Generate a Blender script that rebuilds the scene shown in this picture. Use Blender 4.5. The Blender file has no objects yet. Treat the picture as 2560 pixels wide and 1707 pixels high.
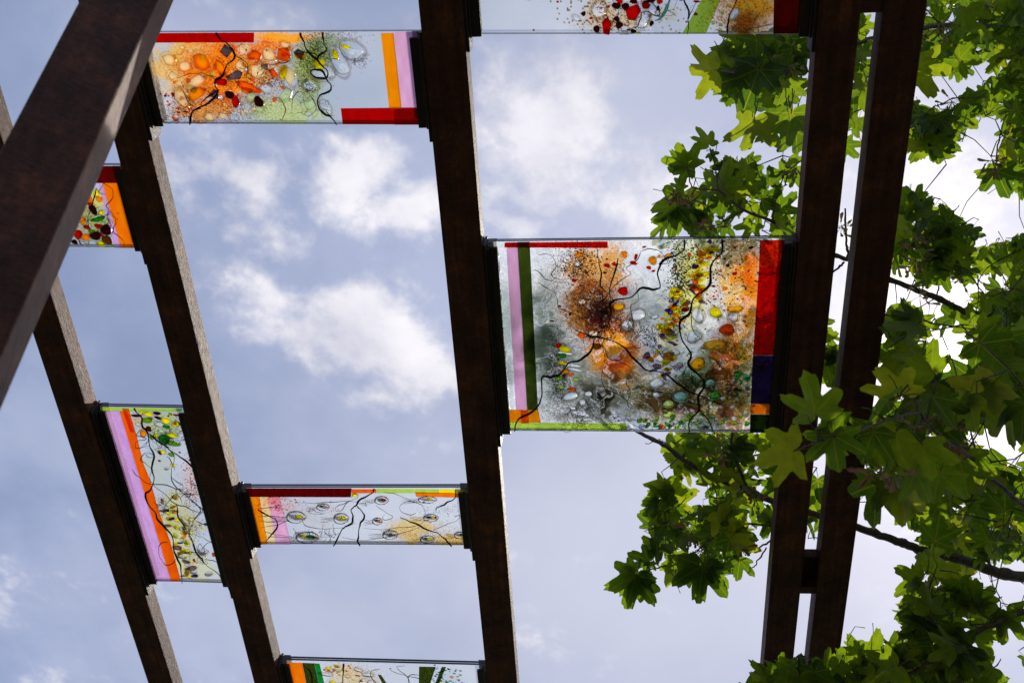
import bpy, bmesh, math, random
import numpy as np
from mathutils import Vector, Matrix
R = random.Random(7); NR = np.random.RandomState(11)
sc = bpy.context.scene; col = sc.collection

# ------------------------------------------------------------------ camera
F = 2489.0; CX, CY = 1280.0, 853.5
A_ = np.array([0.99470575, -0.01238428, -0.10201524])   # world X in camera axes (right, down, forward)
B_ = np.array([0.06002662, 0.8757724, 0.47897757])      # world Y: along the beams
U_ = np.array([0.08341034, -0.48256537, 0.87187922])    # world Z: up
CAMZ = 1.55; H = 2.4                                     # underside of the beams is H above the lens
M3 = np.array([A_, B_, U_])
cam = bpy.data.cameras.new('camera'); co = bpy.data.objects.new('camera', cam); col.objects.link(co)
cam.sensor_width = 36.0; cam.lens = 36.0 * F / 2560.0; cam.clip_end = 5000; cam.clip_start = .02
rx, dn, fw = M3[:, 0], M3[:, 1], M3[:, 2]
mw = Matrix(((rx[0], -dn[0], -fw[0], 0), (rx[1], -dn[1], -fw[1], 0), (rx[2], -dn[2], -fw[2], CAMZ), (0, 0, 0, 1)))
co.matrix_world = mw
cam.dof.use_dof = True; cam.dof.focus_distance = 2.9; cam.dof.aperture_fstop = 6.3
sc.camera = co

def ray(px, py): return M3 @ np.array([(px - CX) / F, (py - CY) / F, 1.0])
def at(px, py, depth): return ray(px, py) * depth + np.array([0, 0, CAMZ])     # point at a camera depth
def on(px, py, z): r = ray(px, py); return r[0] * z / r[2], r[1] * z / r[2]     # X, Y on the plane z above the lens
def proj(X, Y, Z):
    c0 = X * A_[0] + Y * B_[0] + Z * U_[0]; c1 = X * A_[1] + Y * B_[1] + Z * U_[1]; c2 = X * A_[2] + Y * B_[2] + Z * U_[2]
    return CX + F * c0 / c2, CY + F * c1 / c2

# ------------------------------------------------------------------ sky and sun
SUNPX = (2382, 903)
sd = ray(*SUNPX); sd = sd / np.linalg.norm(sd)
elev = math.asin(sd[2]); azim = math.atan2(sd[0], sd[1])
world = bpy.data.worlds.new('World'); sc.world = world; world.use_nodes = True
nt = world.node_tree; N = nt.nodes; L = nt.links
for n in list(N): N.remove(n)
def nd(t, **k):
    n = N.new(t)
    for a, b in k.items(): setattr(n, a, b)
    return n
def setin(s, v):
    if hasattr(v, 'is_linked') or hasattr(v, 'links'): L.new(v, s)
    else: s.default_value = v
def mth(op, a, b=None, c=None, clamp=False):
    n = nd('ShaderNodeMath', operation=op, use_clamp=clamp); setin(n.inputs[0], a)
    if b is not None: setin(n.inputs[1], b)
    if c is not None: setin(n.inputs[2], c)
    return n.outputs[0]
def vmt(op, a, b=None, out=0):
    n = nd('ShaderNodeVectorMath', operation=op); setin(n.inputs[0], a)
    if b is not None: setin(n.inputs[1], b)
    return n.outputs[out]
def ramp(v, lo, hi):
    n = nd('ShaderNodeMapRange', interpolation_type='SMOOTHSTEP'); setin(n.inputs[0], v); n.inputs[1].default_value = lo; n.inputs[2].default_value = hi
    return n.outputs[0]
def mixc(f, a, b):
    n = nd('ShaderNodeMix', data_type='RGBA'); setin(n.inputs[0], f); setin(n.inputs[6], a); setin(n.inputs[7], b); return n.outputs[2]
tc = nd('ShaderNodeTexCoord'); dirv = vmt('NORMALIZE', tc.outputs['Generated'])
sx = nd('ShaderNodeSeparateXYZ'); L.new(dirv, sx.inputs[0])
zc = mth('MAXIMUM', sx.outputs[2], 0.08)
cb = nd('ShaderNodeCombineXYZ'); L.new(mth('DIVIDE', sx.outputs[0], zc), cb.inputs[0]); L.new(mth('DIVIDE', sx.outputs[1], zc), cb.inputs[1])
q = cb.outputs[0]                                       # where the view ray meets the cloud layer
def noise(scale, detail=6, rough=.55, dist=0., off=(0, 0, 0), vec=None):
    n = nd('ShaderNodeTexNoise'); n.inputs['Scale'].default_value = scale; n.inputs['Detail'].default_value = detail
    n.inputs['Roughness'].default_value = rough; n.inputs['Distortion'].default_value = dist
    L.new(vmt('ADD', vec if vec is not None else q, off), n.inputs['Vector']); return n
wn = noise(5.0, 4, .6, off=(3, 1, 0))
warp = vmt('SCALE', vmt('SUBTRACT', wn.outputs['Color'], (.5, .5, .5))); warp.node.inputs['Scale'].default_value = .15
qw = vmt('ADD', q, warp)
# clouds: pixel centre, radii (pixels) and weight -> an elliptical mass on the cloud layer
clouds = [(900, 830, 250, 130, 1.0), (740, 760, 140, 60, .7), (1020, 900, 150, 120, .8), (980, 990, 130, 60, .5),
          (560, 430, 130, 150, .85), (640, 540, 110, 110, .5), (880, 380, 160, 90, .8), (1010, 500, 120, 130, .85), (640, 330, 260, 60, .55),
          (1350, 330, 260, 240, .72), (1650, 420, 280, 190, .66), (1300, 560, 220, 60, .6), (1560, 130, 200, 70, .35),
          (1450, 1400, 650, 300, .22), (900, 1480, 300, 220, .15), (1130, 1130, 220, 60, .4), (140, 1310, 130, 50, .32), (2000, 420, 200, 260, .6),
          (2330, 520, 260, 260, .8), (2250, 1300, 420, 320, .3), (60, 100, 160, 60, .4), (620, 20, 420, 60, .35), (1420, 1090, 180, 40, .5)]
acc = None
for (px, py, ra, rb, w) in clouds:
    c = ray(px, py); c = c / c[2]; ex = ray(px + ra, py); ex = ex / ex[2]; ey = ray(px, py + rb); ey = ey / ey[2]
    kx = 1 / abs(ex[0] - c[0]); ky = 1 / abs(ey[1] - c[1])
    d = vmt('MULTIPLY', vmt('SUBTRACT', qw, (c[0], c[1], 0)), (kx, ky, 0)); dd = vmt('DOT_PRODUCT', d, d, 1)
    g = mth('MULTIPLY', mth('EXPONENT', mth('MULTIPLY', dd, -.8)), w); acc = g if acc is None else mth('MAXIMUM', acc, g)
hz = None
for (px, py, ra, rb, w) in [(1500, 1450, 700, 420, .95), (2300, 1400, 500, 500, .95), (800, 1560, 420, 260, .6), (1450, 320, 420, 300, .75), (2300, 500, 500, 420, .95), (640, 60, 380, 120, .5), (2380, 900, 500, 400, .9)]:
    c = ray(px, py); c = c / c[2]; ex = ray(px + ra, py); ex = ex / ex[2]; ey = ray(px, py + rb); ey = ey / ey[2]
    d = vmt('MULTIPLY', vmt('SUBTRACT', qw, (c[0], c[1], 0)), (1 / abs(ex[0] - c[0]), 1 / abs(ey[1] - c[1]), 0)); g = mth('MULTIPLY', mth('EXPONENT', mth('MULTIPLY', vmt('DOT_PRODUCT', d, d, 1), -.9)), w); hz = g if hz is None else mth('MAXIMUM', hz, g)
n1 = noise(6.5, 11, .62, .1, (7.3, 2.1, 0)); n2 = noise(2.6, 4, .5, .2, (1.3, 8.1, 0)); n3 = noise(17, 8, .66, .1, (4, 4, 0))
nn = mth('ADD', mth('MULTIPLY', mth('SUBTRACT', n1.outputs[0], .5), 2.1), mth('MULTIPLY', mth('SUBTRACT', n3.outputs[0], .5), .8))
far = ramp(vmt('LENGTH', q, out=1), .9, 1.6)
acc = mth('MAXIMUM', acc, mth('MULTIPLY', far, .5))
mask = ramp(mth('ADD', acc, nn), .30, .86)
veil = ramp(mth('ADD', mth('MULTIPLY', acc, .5), mth('MULTIPLY', n2.outputs[0], 1.1)), .25, 1.1)
sunv = vmt('DOT_PRODUCT', dirv, tuple(sd), 1)
ang = mth('ARCCOSINE', mth('MINIMUM', sunv, .9999999))
glow = mth('ADD', mth('MULTIPLY', mth('EXPONENT', mth('MULTIPLY', mth('POWER', mth('DIVIDE', ang, .075), 1.2), -1)), .95), mth('MULTIPLY', mth('EXPONENT', mth('DIVIDE', ang, -.26)), .17))
sky = nd('ShaderNodeTexSky', sky_type='NISHITA'); sky.sun_disc = False; sky.sun_elevation = elev; sky.sun_rotation = azim; sky.altitude = 200; sky.dust_density = 2.0
L.new(tc.outputs['Generated'], sky.inputs[0])
bg1 = nd('ShaderNodeBackground'); L.new(sky.outputs[0], bg1.inputs[0]); bg1.inputs[1].default_value = .10
shade = ramp(mth('ADD', mth('MULTIPLY', n2.outputs[0], .62), mth('MULTIPLY', n1.outputs[0], .38)), .36, .62)
cloudcol = mixc(mask, mixc(mth('MULTIPLY', hz, mth('ADD', .62, mth('MULTIPLY', n2.outputs[0], .5)), clamp=True), mixc(shade, (.285, .36, .58, 1), (.44, .50, .71, 1)), (.62, .65, .80, 1)), mixc(shade, (.53, .55, .68, 1), (.97, .95, 1.0, 1)))
cc = nd('ShaderNodeVectorMath', operation='ADD'); L.new(cloudcol, cc.inputs[0])
gl = nd('ShaderNodeVectorMath', operation='SCALE'); gl.inputs[0].default_value = (1.25, 1.05, .92); L.new(glow, gl.inputs['Scale']); L.new(gl.outputs[0], cc.inputs[1])
bg2 = nd('ShaderNodeBackground'); L.new(cc.outputs[0], bg2.inputs[0]); bg2.inputs[1].default_value = 1.0
ms = nd('ShaderNodeMixShader'); L.new(mth('ADD', .72, mth('MULTIPLY', mth('MAXIMUM', mask, veil), .28)), ms.inputs[0])
L.new(bg1.outputs[0], ms.inputs[1]); L.new(bg2.outputs[0], ms.inputs[2])
disc = mth('MULTIPLY', mth('SUBTRACT', 1.0, ramp(ang, .006, .016)), 5.)   # the sun seen through thin cloud
bg3 = nd('ShaderNodeBackground'); bg3.inputs[0].default_value = (1, .9, .75, 1); L.new(disc, bg3.inputs[1])
ad = nd('ShaderNodeAddShader'); L.new(ms.outputs[0], ad.inputs[0]); L.new(bg3.outputs[0], ad.inputs[1])
wo = nd('ShaderNodeOutputWorld'); L.new(ad.outputs[0], wo.inputs[0])
sun = bpy.data.lights.new('sun', 'SUN'); sun.energy = 4.5; sun.angle = math.radians(.5); sun.color = (1, .93, .82)
so = bpy.data.objects.new('sun', sun); col.objects.link(so); so.rotation_euler = Vector(tuple(sd)).to_track_quat('Z', 'Y').to_euler(); so.location = (2, 0, 6)
sc.view_settings.view_transform = 'Standard'; sc.view_settings.look = 'None'; sc.view_settings.exposure = 0; sc.view_settings.gamma = 1
sc.view_settings.use_curve_mapping = False
sc.cycles.transparent_max_bounces = 24; sc.cycles.max_bounces = 10; sc.cycles.transmission_bounces = 8; sc.cycles.use_denoising = True
sc.cycles.sample_clamp_indirect = 6

# ------------------------------------------------------------------ helpers
def obj(name, mesh, mat, parent=None, loc=None):
    o = bpy.data.objects.new(name, mesh); col.objects.link(o)
    if mat is not None and len(mesh.materials) == 0: mesh.materials.append(mat)
    if parent: o.parent = parent
    if loc is not None: o.location = loc
    return o
def empty(name, loc, label, cat, group=None):
    o = bpy.data.objects.new(name, None); col.objects.link(o); o.location = loc; o.empty_display_size = .1
    o['label'] = label; o['category'] = cat
    if group: o['group'] = group
    return o
def mesh(vs, fs, smooth=False, name='mesh'):
    m = bpy.data.meshes.new(name); m.from_pydata([tuple(map(float, v)) for v in vs], [], fs); m.update()
    if smooth: m.polygons.foreach_set('use_smooth', [True] * len(m.polygons))
    return m
def boxes(lst, bevel=0., seg=2):
    bm = bmesh.new()
    for (x0, x1, y0, y1, z0, z1) in lst:
        r = bmesh.ops.create_cube(bm, size=1.0)
        for v in r['verts']:
            v.co = Vector(((x0 + x1) / 2 + v.co.x * (x1 - x0), (y0 + y1) / 2 + v.co.y * (y1 - y0), (z0 + z1) / 2 + v.co.z * (z1 - z0)))
    if bevel: bmesh.ops.bevel(bm, geom=bm.edges[:], offset=bevel, segments=seg, affect='EDGES', profile=.7)
    m = bpy.data.meshes.new('box'); bm.to_mesh(m); bm.free(); return m
class Tubes:
    def __init__(s): s.v = []; s.f = []
    def add(s, pts, rad, k=6):
        pts = [Vector(tuple(map(float, p))) for p in pts]; n = len(pts)
        if n < 2: return
        rad = rad if hasattr(rad, '__len__') else [rad] * n
        t = (pts[1] - pts[0]).normalized(); a = t.orthogonal().normalized(); base = len(s.v)
        for i, p in enumerate(pts):
            t = (pts[min(i + 1, n - 1)] - pts[max(i - 1, 0)])
            if t.length < 1e-9: t = Vector((0, 0, 1))
            t.normalize(); a = (a - t * a.dot(t))
            if a.length < 1e-6: a = t.orthogonal()
            a.normalize(); b = t.cross(a)
            for j in range(k):
                w = 2 * math.pi * j / k; s.v.append(p + (a * math.cos(w) + b * math.sin(w)) * rad[i])
        for i in range(n - 1):
            for j in range(k):
                q0 = base + i * k + j; q1 = base + i * k + (j + 1) % k; s.f.append((q0, q1, q1 + k, q0 + k))
        s.f.append(tuple(base + j for j in range(k))[::-1]); s.f.append(tuple(base + (n - 1) * k + j for j in range(k)))
    def mesh(s): return mesh(s.v, s.f, True)
def smooth(pts, sub=5):
    P = [np.array(p, float) for p in pts]; P = [2 * P[0] - P[1]] + P + [2 * P[-1] - P[-2]]; out = []
    for i in range(1, len(P) - 2):
        for k in range(sub):
            t = k / sub; a, b, c, d = P[i - 1], P[i], P[i + 1], P[i + 2]
            out.append(.5 * ((2 * b) + (-a + c) * t + (2 * a - 5 * b + 4 * c - d) * t * t + (-a + 3 * b - 3 * c + d) * t ** 3))
    out.append(P[-2]); return out

# ------------------------------------------------------------------ materials
def newmat(name):
    m = bpy.data.materials.new(name); m.use_nodes = True; t = m.node_tree
    for n in list(t.nodes): t.nodes.remove(n)
    o = t.nodes.new('ShaderNodeOutputMaterial'); return m, t, o
def mk(t, ty, **k):
    n = t.nodes.new(ty)
    for a, b in k.items():
        if a.startswith('i_'): n.inputs[a[2:].replace('_', ' ')].default_value = b
        else: setattr(n, a, b)
    return n
def cramp(t, src, stops):
    r = mk(t, 'ShaderNodeValToRGB'); t.links.new(src, r.inputs[0]); e = r.color_ramp.elements
    while len(e) < len(stops): e.new(.5)
    for i, (p, c) in enumerate(stops): e[i].position = p; e[i].color = (*c, 1)
    return r.outputs[0]
def steel(name, dark, mid, rust, rough, bright=0.):
    m, t, o = newmat(name); lk = t.links.new
    g = mk(t, 'ShaderNodeNewGeometry'); 
    mp = mk(t, 'ShaderNodeMapping'); lk(g.outputs['Position'], mp.inputs[0]); mp.inputs['Scale'].default_value = (1, 1, 1)
    n1 = mk(t, 'ShaderNodeTexNoise', i_Scale=14., i_Detail=8., i_Roughness=.65); lk(mp.outputs[0], n1.inputs[0])
    n2 = mk(t, 'ShaderNodeTexNoise', i_Scale=170., i_Detail=5., i_Roughness=.7); lk(mp.outputs[0], n2.inputs[0])
    mp3 = mk(t, 'ShaderNodeMapping'); lk(g.outputs['Position'], mp3.inputs[0]); mp3.inputs['Rotation'].default_value = (math.radians(38), 0, math.radians(20)); mp3.inputs['Scale'].default_value = (30, 45, 260)
    n3 = mk(t, 'ShaderNodeTexNoise', i_Scale=1., i_Detail=5., i_Roughness=.7); lk(mp3.outputs[0], n3.inputs[0])
    base = cramp(t, n1.outputs[0], [(.34, dark), (.54, mid), (.72, rust)])
    v = mk(t, 'ShaderNodeTexVoronoi', i_Scale=38.); lk(mp.outputs[0], v.inputs[0])
    sp = mk(t, 'ShaderNodeMapRange', i_From_Min=.10, i_From_Max=.03); lk(v.outputs['Distance'], sp.inputs[0])
    gate = mk(t, 'ShaderNodeMapRange', i_From_Min=.58, i_From_Max=.66); lk(n1.outputs[0], gate.inputs[0])
    ml = mk(t, 'ShaderNodeMath', operation='MULTIPLY'); lk(sp.outputs[0], ml.inputs[0]); lk(gate.outputs[0], ml.inputs[1])
    mx = mk(t, 'ShaderNodeMix', data_type='RGBA'); lk(ml.outputs[0], mx.inputs[0]); lk(base, mx.inputs[6]); mx.inputs[7].default_value = (rust[0] * 2.2, rust[1] * 1.8, rust[2] * 1.3, 1)
    mx2 = mk(t, 'ShaderNodeMix', data_type='RGBA', blend_type='MULTIPLY'); mx2.inputs[0].default_value = .7; lk(mx.outputs[2], mx2.inputs[6])
    lk(cramp(t, n2.outputs[0], [(.3, (.45, .45, .45)), (.7, (1.4, 1.4, 1.4))]), mx2.inputs[7])
    mp4 = mk(t, 'ShaderNodeMapping'); lk(g.outputs['Position'], mp4.inputs[0]); mp4.inputs['Scale'].default_value = (70, 3.2, 25)
    n4 = mk(t, 'ShaderNodeTexNoise', i_Scale=1., i_Detail=6., i_Roughness=.65); lk(mp4.outputs[0], n4.inputs[0])
    mx3 = mk(t, 'ShaderNodeMix', data_type='RGBA', blend_type='MULTIPLY'); mx3.inputs[0].default_value = .8; lk(mx2.outputs[2], mx3.inputs[6]); lk(cramp(t, n4.outputs[0], [(.36, (.5, .45, .42)), (.55, (1., 1., 1.)), (.72, (1.9, 1.5, 1.2))]), mx3.inputs[7])
    p = mk(t, 'ShaderNodeBsdfPrincipled'); lk(mx3.outputs[2], p.inputs['Base Color'])
    rr = mk(t, 'ShaderNodeMapRange', i_From_Min=.3, i_From_Max=.7, i_To_Min=rough - .14, i_To_Max=rough + .16); lk(n3.outputs[0], rr.inputs[0]); lk(rr.outputs[0], p.inputs['Roughness'])
    p.inputs['Specular IOR Level'].default_value = .30; p.inputs['Specular Tint'].default_value = (1, .80, .68, 1); p.inputs['Metallic'].default_value = 0
    ad = mk(t, 'ShaderNodeMath', operation='ADD'); lk(n3.outputs[0], ad.inputs[0]); lk(n2.outputs[0], ad.inputs[1])
    b = mk(t, 'ShaderNodeBump', i_Strength=1., i_Distance=.0024); lk(ad.outputs[0], b.inputs['Height']); lk(b.outputs[0], p.inputs['Normal'])
    lk(p.outputs[0], o.inputs[0]); return m
M_steel = steel('weathered_steel', (.036, .0115, .0075), (.074, .025, .015), (.17, .055, .020), .60)
M_black = steel('black_bracket', (.012, .011, .012), (.02, .018, .018), (.035, .026, .022), .38)
def glass_tint(name, c, tr=.0, glow=.25):
    """coloured fused glass: tinted transparency, some scatter, a reflecting skin"""
    m, t, o = newmat(name); lk = t.links.new
    n = mk(t, 'ShaderNodeTexNoise', i_Scale=60., i_Detail=3.); g = mk(t, 'ShaderNodeNewGeometry'); mp = mk(t, 'ShaderNodeMapping'); lk(g.outputs['Position'], mp.inputs[0]); mp.inputs['Scale'].default_value = (1, .35, 1); lk(mp.outputs[0], n.inputs[0])
    mx = mk(t, 'ShaderNodeMix', data_type='RGBA'); lk(n.outputs[0], mx.inputs[0]); mx.inputs[6].default_value = (*[x ** 1.2 * .90 for x in c], 1); mx.inputs[7].default_value = (*[min(1, x ** .85 * 1.08) for x in c], 1)
    T = mk(t, 'ShaderNodeBsdfTransparent'); S = mk(t, 'ShaderNodeBsdfTranslucent'); lk(mx.outputs[2], T.inputs[0]); lk(mx.outputs[2], S.inputs[0])
    m1 = mk(t, 'ShaderNodeMixShader'); m1.inputs[0].default_value = glow; lk(T.outputs[0], m1.inputs[1]); lk(S.outputs[0], m1.inputs[2])
    bp = mk(t, 'ShaderNodeBump', i_Strength=.4, i_Distance=.003); lk(n.outputs[0], bp.inputs['Height'])
    G = mk(t, 'ShaderNodeBsdfGlossy', i_Roughness=.06); lk(bp.outputs[0], G.inputs['Normal'])
    fr = mk(t, 'ShaderNodeFresnel', i_IOR=1.22)
    m2 = mk(t, 'ShaderNodeMixShader'); lk(fr.outputs[0], m2.inputs[0]); lk(m1.outputs[0], m2.inputs[1]); lk(G.outputs[0], m2.inputs[2])
    lk(m2.outputs[0], o.inputs[0]); return m
_gm = {}
COL = dict(red=(.66, .004, .016), dred=(.30, .008, .02), maroon=(.16, .01, .04), orange=(.98, .42, .02), dorange=(.92, .32, .02), yorange=(.95, .50, .02), yellow=(1, .88, .02),
           pink=(.90, .64, .80), lilac=(.84, .62, .88), olive=(.17, .22, .06), dolive=(.06, .10, .03), lime=(.70, .85, .25), bgreen=(.35, .62, .04), green=(.10, .45, .08), emerald=(.04, .5, .16),
           dgreen=(.03, .16, .05), teal=(.35, .62, .55), violet=(.16, .10, .42), purple=(.13, .08, .30), mauve=(.42, .30, .38), pale=(.86, .90, .93), peach=(.98, .84, .60),
           pgreen=(.78, .86, .66), amber=(.85, .48, .05), brown=(.34, .15, .03), greyv=(.30, .26, .30), black=(.02, .01, .01), white=(.93, .95, .97), rorange=(.85, .10, .01), ochre=(.75, .50, .12))
GLOW = dict(red=.4, dred=.3, orange=.45, dorange=.45, yorange=.45, yellow=.5, lilac=.3, pink=.3, pale=.12, white=.12, pgreen=.2, peach=.3, lime=.25)
def gmat(k):
    if k not in _gm: _gm[k] = glass_tint('glass_' + k, COL[k], glow=GLOW.get(k, .2))
    return _gm[k]
_bm = {}
def bubmat(k):
    if k not in _bm:
        m, t, o = newmat('lens_glass_' + k); g = mk(t, 'ShaderNodeBsdfGlass', i_IOR=1.5, i_Roughness=.03); c = COL[k]; g.inputs[0].default_value = (*[x ** .6 for x in c], 1)
        T = mk(t, 'ShaderNodeBsdfTransparent'); T.inputs[0].default_value = (*[x ** .7 for x in c], 1)
        x = mk(t, 'ShaderNodeMixShader'); x.inputs[0].default_value = .15; t.links.new(g.outputs[0], x.inputs[1]); t.links.new(T.outputs[0], x.inputs[2]); t.links.new(x.outputs[0], o.inputs[0]); _bm[k] = m
    return _bm[k]
def simple(name, c, rough=.4, trans=0., spec=.5):
    m, t, o = newmat(name); p = mk(t, 'ShaderNodeBsdfPrincipled'); 
    g = mk(t, 'ShaderNodeNewGeometry'); n = mk(t, 'ShaderNodeTexNoise', i_Scale=90., i_Detail=4.); t.links.new(g.outputs['Position'], n.inputs[0])
    t.links.new(cramp(t, n.outputs[0], [(.3, tuple(x * .65 for x in c)), (.7, tuple(min(1, x * 1.35) for x in c))]), p.inputs['Base Color'])
    p.inputs['Roughness'].default_value = rough; p.inputs['Specular IOR Level'].default_value = spec; t.links.new(p.outputs[0], o.inputs[0]); return m
M_thread = simple('black_glass_thread', (.012, .010, .010), .6, spec=.25)
M_fine = simple('dark_brown_thread', (.05, .028, .015), .35)
M_gold = simple('amber_thread', (.30, .16, .03), .35)
M_edge = simple('glass_edge', (.010, .013, .014), .2, spec=.5)
def sheet_mat(name, back=False, wavy=False):
    m, t, o = newmat(name); lk = t.links.new
    if back:
        tint = None
    else:
        a = mk(t, 'ShaderNodeAttribute', attribute_name='tint'); tint = a.outputs['Color']; al = a.outputs['Alpha']
    g = mk(t, 'ShaderNodeNewGeometry'); n = mk(t, 'ShaderNodeTexNoise', i_Scale=22., i_Detail=3., i_Distortion=.6); lk(g.outputs['Position'], n.inputs[0])
    bp = mk(t, 'ShaderNodeBump', i_Strength=.14, i_Distance=.006); lk(n.outputs[0], bp.inputs['Height'])
    T = mk(t, 'ShaderNodeBsdfTransparent'); G = mk(t, 'ShaderNodeBsdfGlossy', i_Roughness=.05); lk(bp.outputs[0], G.inputs['Normal'])
    fr = mk(t, 'ShaderNodeFresnel', i_IOR=1.5); lk(bp.outputs[0], fr.inputs['Normal']); x = mk(t, 'ShaderNodeMixShader'); lk(fr.outputs[0], x.inputs[0]); lk(G.outputs[0], x.inputs[2])
    if tint is None:
        T.inputs[0].default_value = (.95, .98, .97, 1); lk(T.outputs[0], x.inputs[1])
    else:
        
        if wavy:     # thick kiln-formed glass: bends what is seen through it
            T = mk(t, 'ShaderNodeBsdfRefraction', i_IOR=1.18, i_Roughness=.02); n5 = mk(t, 'ShaderNodeTexNoise', i_Scale=17., i_Detail=2., i_Distortion=1.2); lk(g.outputs['Position'], n5.inputs[0])
            b5 = mk(t, 'ShaderNodeBump', i_Strength=1., i_Distance=.05); lk(n5.outputs[0], b5.inputs['Height']); lk(b5.outputs[0], T.inputs['Normal'])
        lk(tint, T.inputs[0]); S = mk(t, 'ShaderNodeBsdfTranslucent'); lk(tint, S.inputs[0]); y = mk(t, 'ShaderNodeMixShader'); lk(al, y.inputs[0]); lk(T.outputs[0], y.inputs[1]); lk(S.outputs[0], y.inputs[2]); lk(y.outputs[0], x.inputs[1])
    lk(x.outputs[0], o.inputs[0]); return m
M_sheet = sheet_mat('art_glass_sheet'); M_wavy = sheet_mat('kiln_formed_glass_sheet', wavy=True); M_back = sheet_mat('clear_backing_glass', True)

# ------------------------------------------------------------------ ground
def ground():
    m, t, o = newmat('lawn_and_gravel'); g = mk(t, 'ShaderNodeNewGeometry'); n = mk(t, 'ShaderNodeTexNoise', i_Scale=.6, i_Detail=10., i_Roughness=.7); t.links.new(g.outputs['Position'], n.inputs[0])
    p = mk(t, 'ShaderNodeBsdfPrincipled', i_Roughness=.9); t.links.new(cramp(t, n.outputs[0], [(.35, (.022, .034, .010)), (.5, (.045, .045, .030)), (.7, (.025, .042, .010))]), p.inputs['Base Color']); t.links.new(p.outputs[0], o.inputs[0])
    k = 24; s = 3000.; vs = []; fs = []
    for i in range(k + 1):
        for j in range(k + 1):
            u = (i / k * 2 - 1); w = (j / k * 2 - 1); vs.append((s * abs(u) ** 3 * (1 if u > 0 else -1), s * abs(w) ** 3 * (1 if w > 0 else -1), 0))
    for i in range(k):
        for j in range(k): a = i * (k + 1) + j; fs.append((a, a + k + 1, a + k + 2, a + 1))
    q = obj('ground', mesh(vs, fs), m); q['kind'] = 'structure'
ground()

# ------------------------------------------------------------------ pergola
Z0 = CAMZ + H; BH = .0635
BX = [(-1.668, .092), (-1.275, .092), (-.447, .104), (.473, .094), (.615, .096)]     # left edge and width of each beam
YB, YF = -1.7, 3.7
perg = empty('pergola', (0, 1, 0), 'rusty brown steel pergola of parallel beams overhead with a slanting strut', 'pergola')
perg_loc = np.array([0, 1, 0.])
def ppart(name, m, mat=None, label=None):
    m.transform(Matrix.Translation(Vector(tuple(-perg_loc)))); o = obj(name, m, mat or M_steel, perg)
    if label: o['label'] = label
    return o
beams = []
for i, (x, w) in enumerate(BX):
    beams.append(ppart('beam', boxes([(x, x + w, YB, YF, Z0, Z0 + BH)], .0035)))
# splice plate seam on the second beam, seen on its right face
# paired beams are tied by short channels
def tie(y0, y1):
    xa = BX[3][0] + BX[3][1]; xb = BX[4][0]
    ppart('spacer', boxes([(xa - .001, xb + .001, y1 - .028, y1, Z0 + .004, Z0 + BH - .004), (xa - .001, xb + .001, y0, y1 - .0285, Z0 + BH - .016, Z0 + BH - .010), (xa - .001, xb + .001, y0 - .004, y0, Z0 + .020, Z0 + BH - .006)], .001, 1))
tie(on(2020, 1405, H)[1], on(2020, 1486, H)[1]); tie(on(2170, -60, H)[1], on(2170, 34, H)[1])
# far cross beams and legs outside the picture
for y in (YB + .05, YF - .15):
    ppart('cross_beam', boxes([(-1.9, .95, y, y + .1, Z0 + BH + .001, Z0 + BH + .101)], .004))
    for x in (-1.78, .80): ppart('leg', boxes([(x, x + .1, y, y + .1, 0, Z0 + BH)], .004))
# the slanting strut close to the lens: solved so that its three visible edges fall where the photograph has them
vp = ray(1371, -2210); dstrut = vp / np.linalg.norm(vp)
def strut():
    best = None; org = np.array([0, 0, CAMZ])
    def lx(P, line):      # signed pixel distance of a point from the line a + b*y
        d = P - org; a, b = proj(d[0], d[1], d[2]); return a - (line[0] + line[1] * b)
    v = np.array([1371, -2210.])
    def line(px, py): s = (px - v[0]) / (py - v[1]); return (px - s * py, s)
    lL, lC, lR = line(90, 208), line(263, 300), line(309, 300)
    for D in np.linspace(.6, 2.0, 71):
        P = at(263, 300, D)
        e1 = np.cross(dstrut, [0, 0, 1.]); e1 /= np.linalg.norm(e1); e2 = np.cross(dstrut, e1)
        for th in np.linspace(0, 2 * math.pi, 361):
            a = math.cos(th) * e1 + math.sin(th) * e2; b = np.cross(dstrut, a)
            if b @ (P - org) < 0: b = -b
            c = abs(lx(P + a * .10, lL)) + abs(lx(P + b * .10, lR))
            if best is None or c < best[0]: best = (c, D, a, b, P)
    return best
sb = strut(); _, D, ea, eb, P0 = sb; W2 = .10
t0 = (0.0 - P0[2]) / dstrut[2]; t1 = (Z0 + .3 - P0[2]) / dstrut[2]
vs = []
for t in (t0, t1):
    for (i, j) in ((0, 0), (1, 0), (1, 1), (0, 1)): vs.append(P0 + dstrut * t + ea * W2 * i + eb * W2 * j)
bm = bmesh.new(); bv = [bm.verts.new(v) for v in vs]
for f in ((0, 1, 2, 3), (4, 7, 6, 5), (0, 4, 5, 1), (1, 5, 6, 2), (2, 6, 7, 3), (3, 7, 4, 0)): bm.faces.new([bv[k] for k in f])
bmesh.ops.recalc_face_normals(bm, faces=bm.faces[:]); bmesh.ops.bevel(bm, geom=bm.edges[:], offset=.005, segments=3, affect='EDGES', profile=.6)
sm = bpy.data.meshes.new('strut'); bm.to_mesh(sm); bm.free(); ppart('strut', sm, label='slanting strut crossing close overhead')
print('strut', sb[0], D, dstrut)

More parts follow.
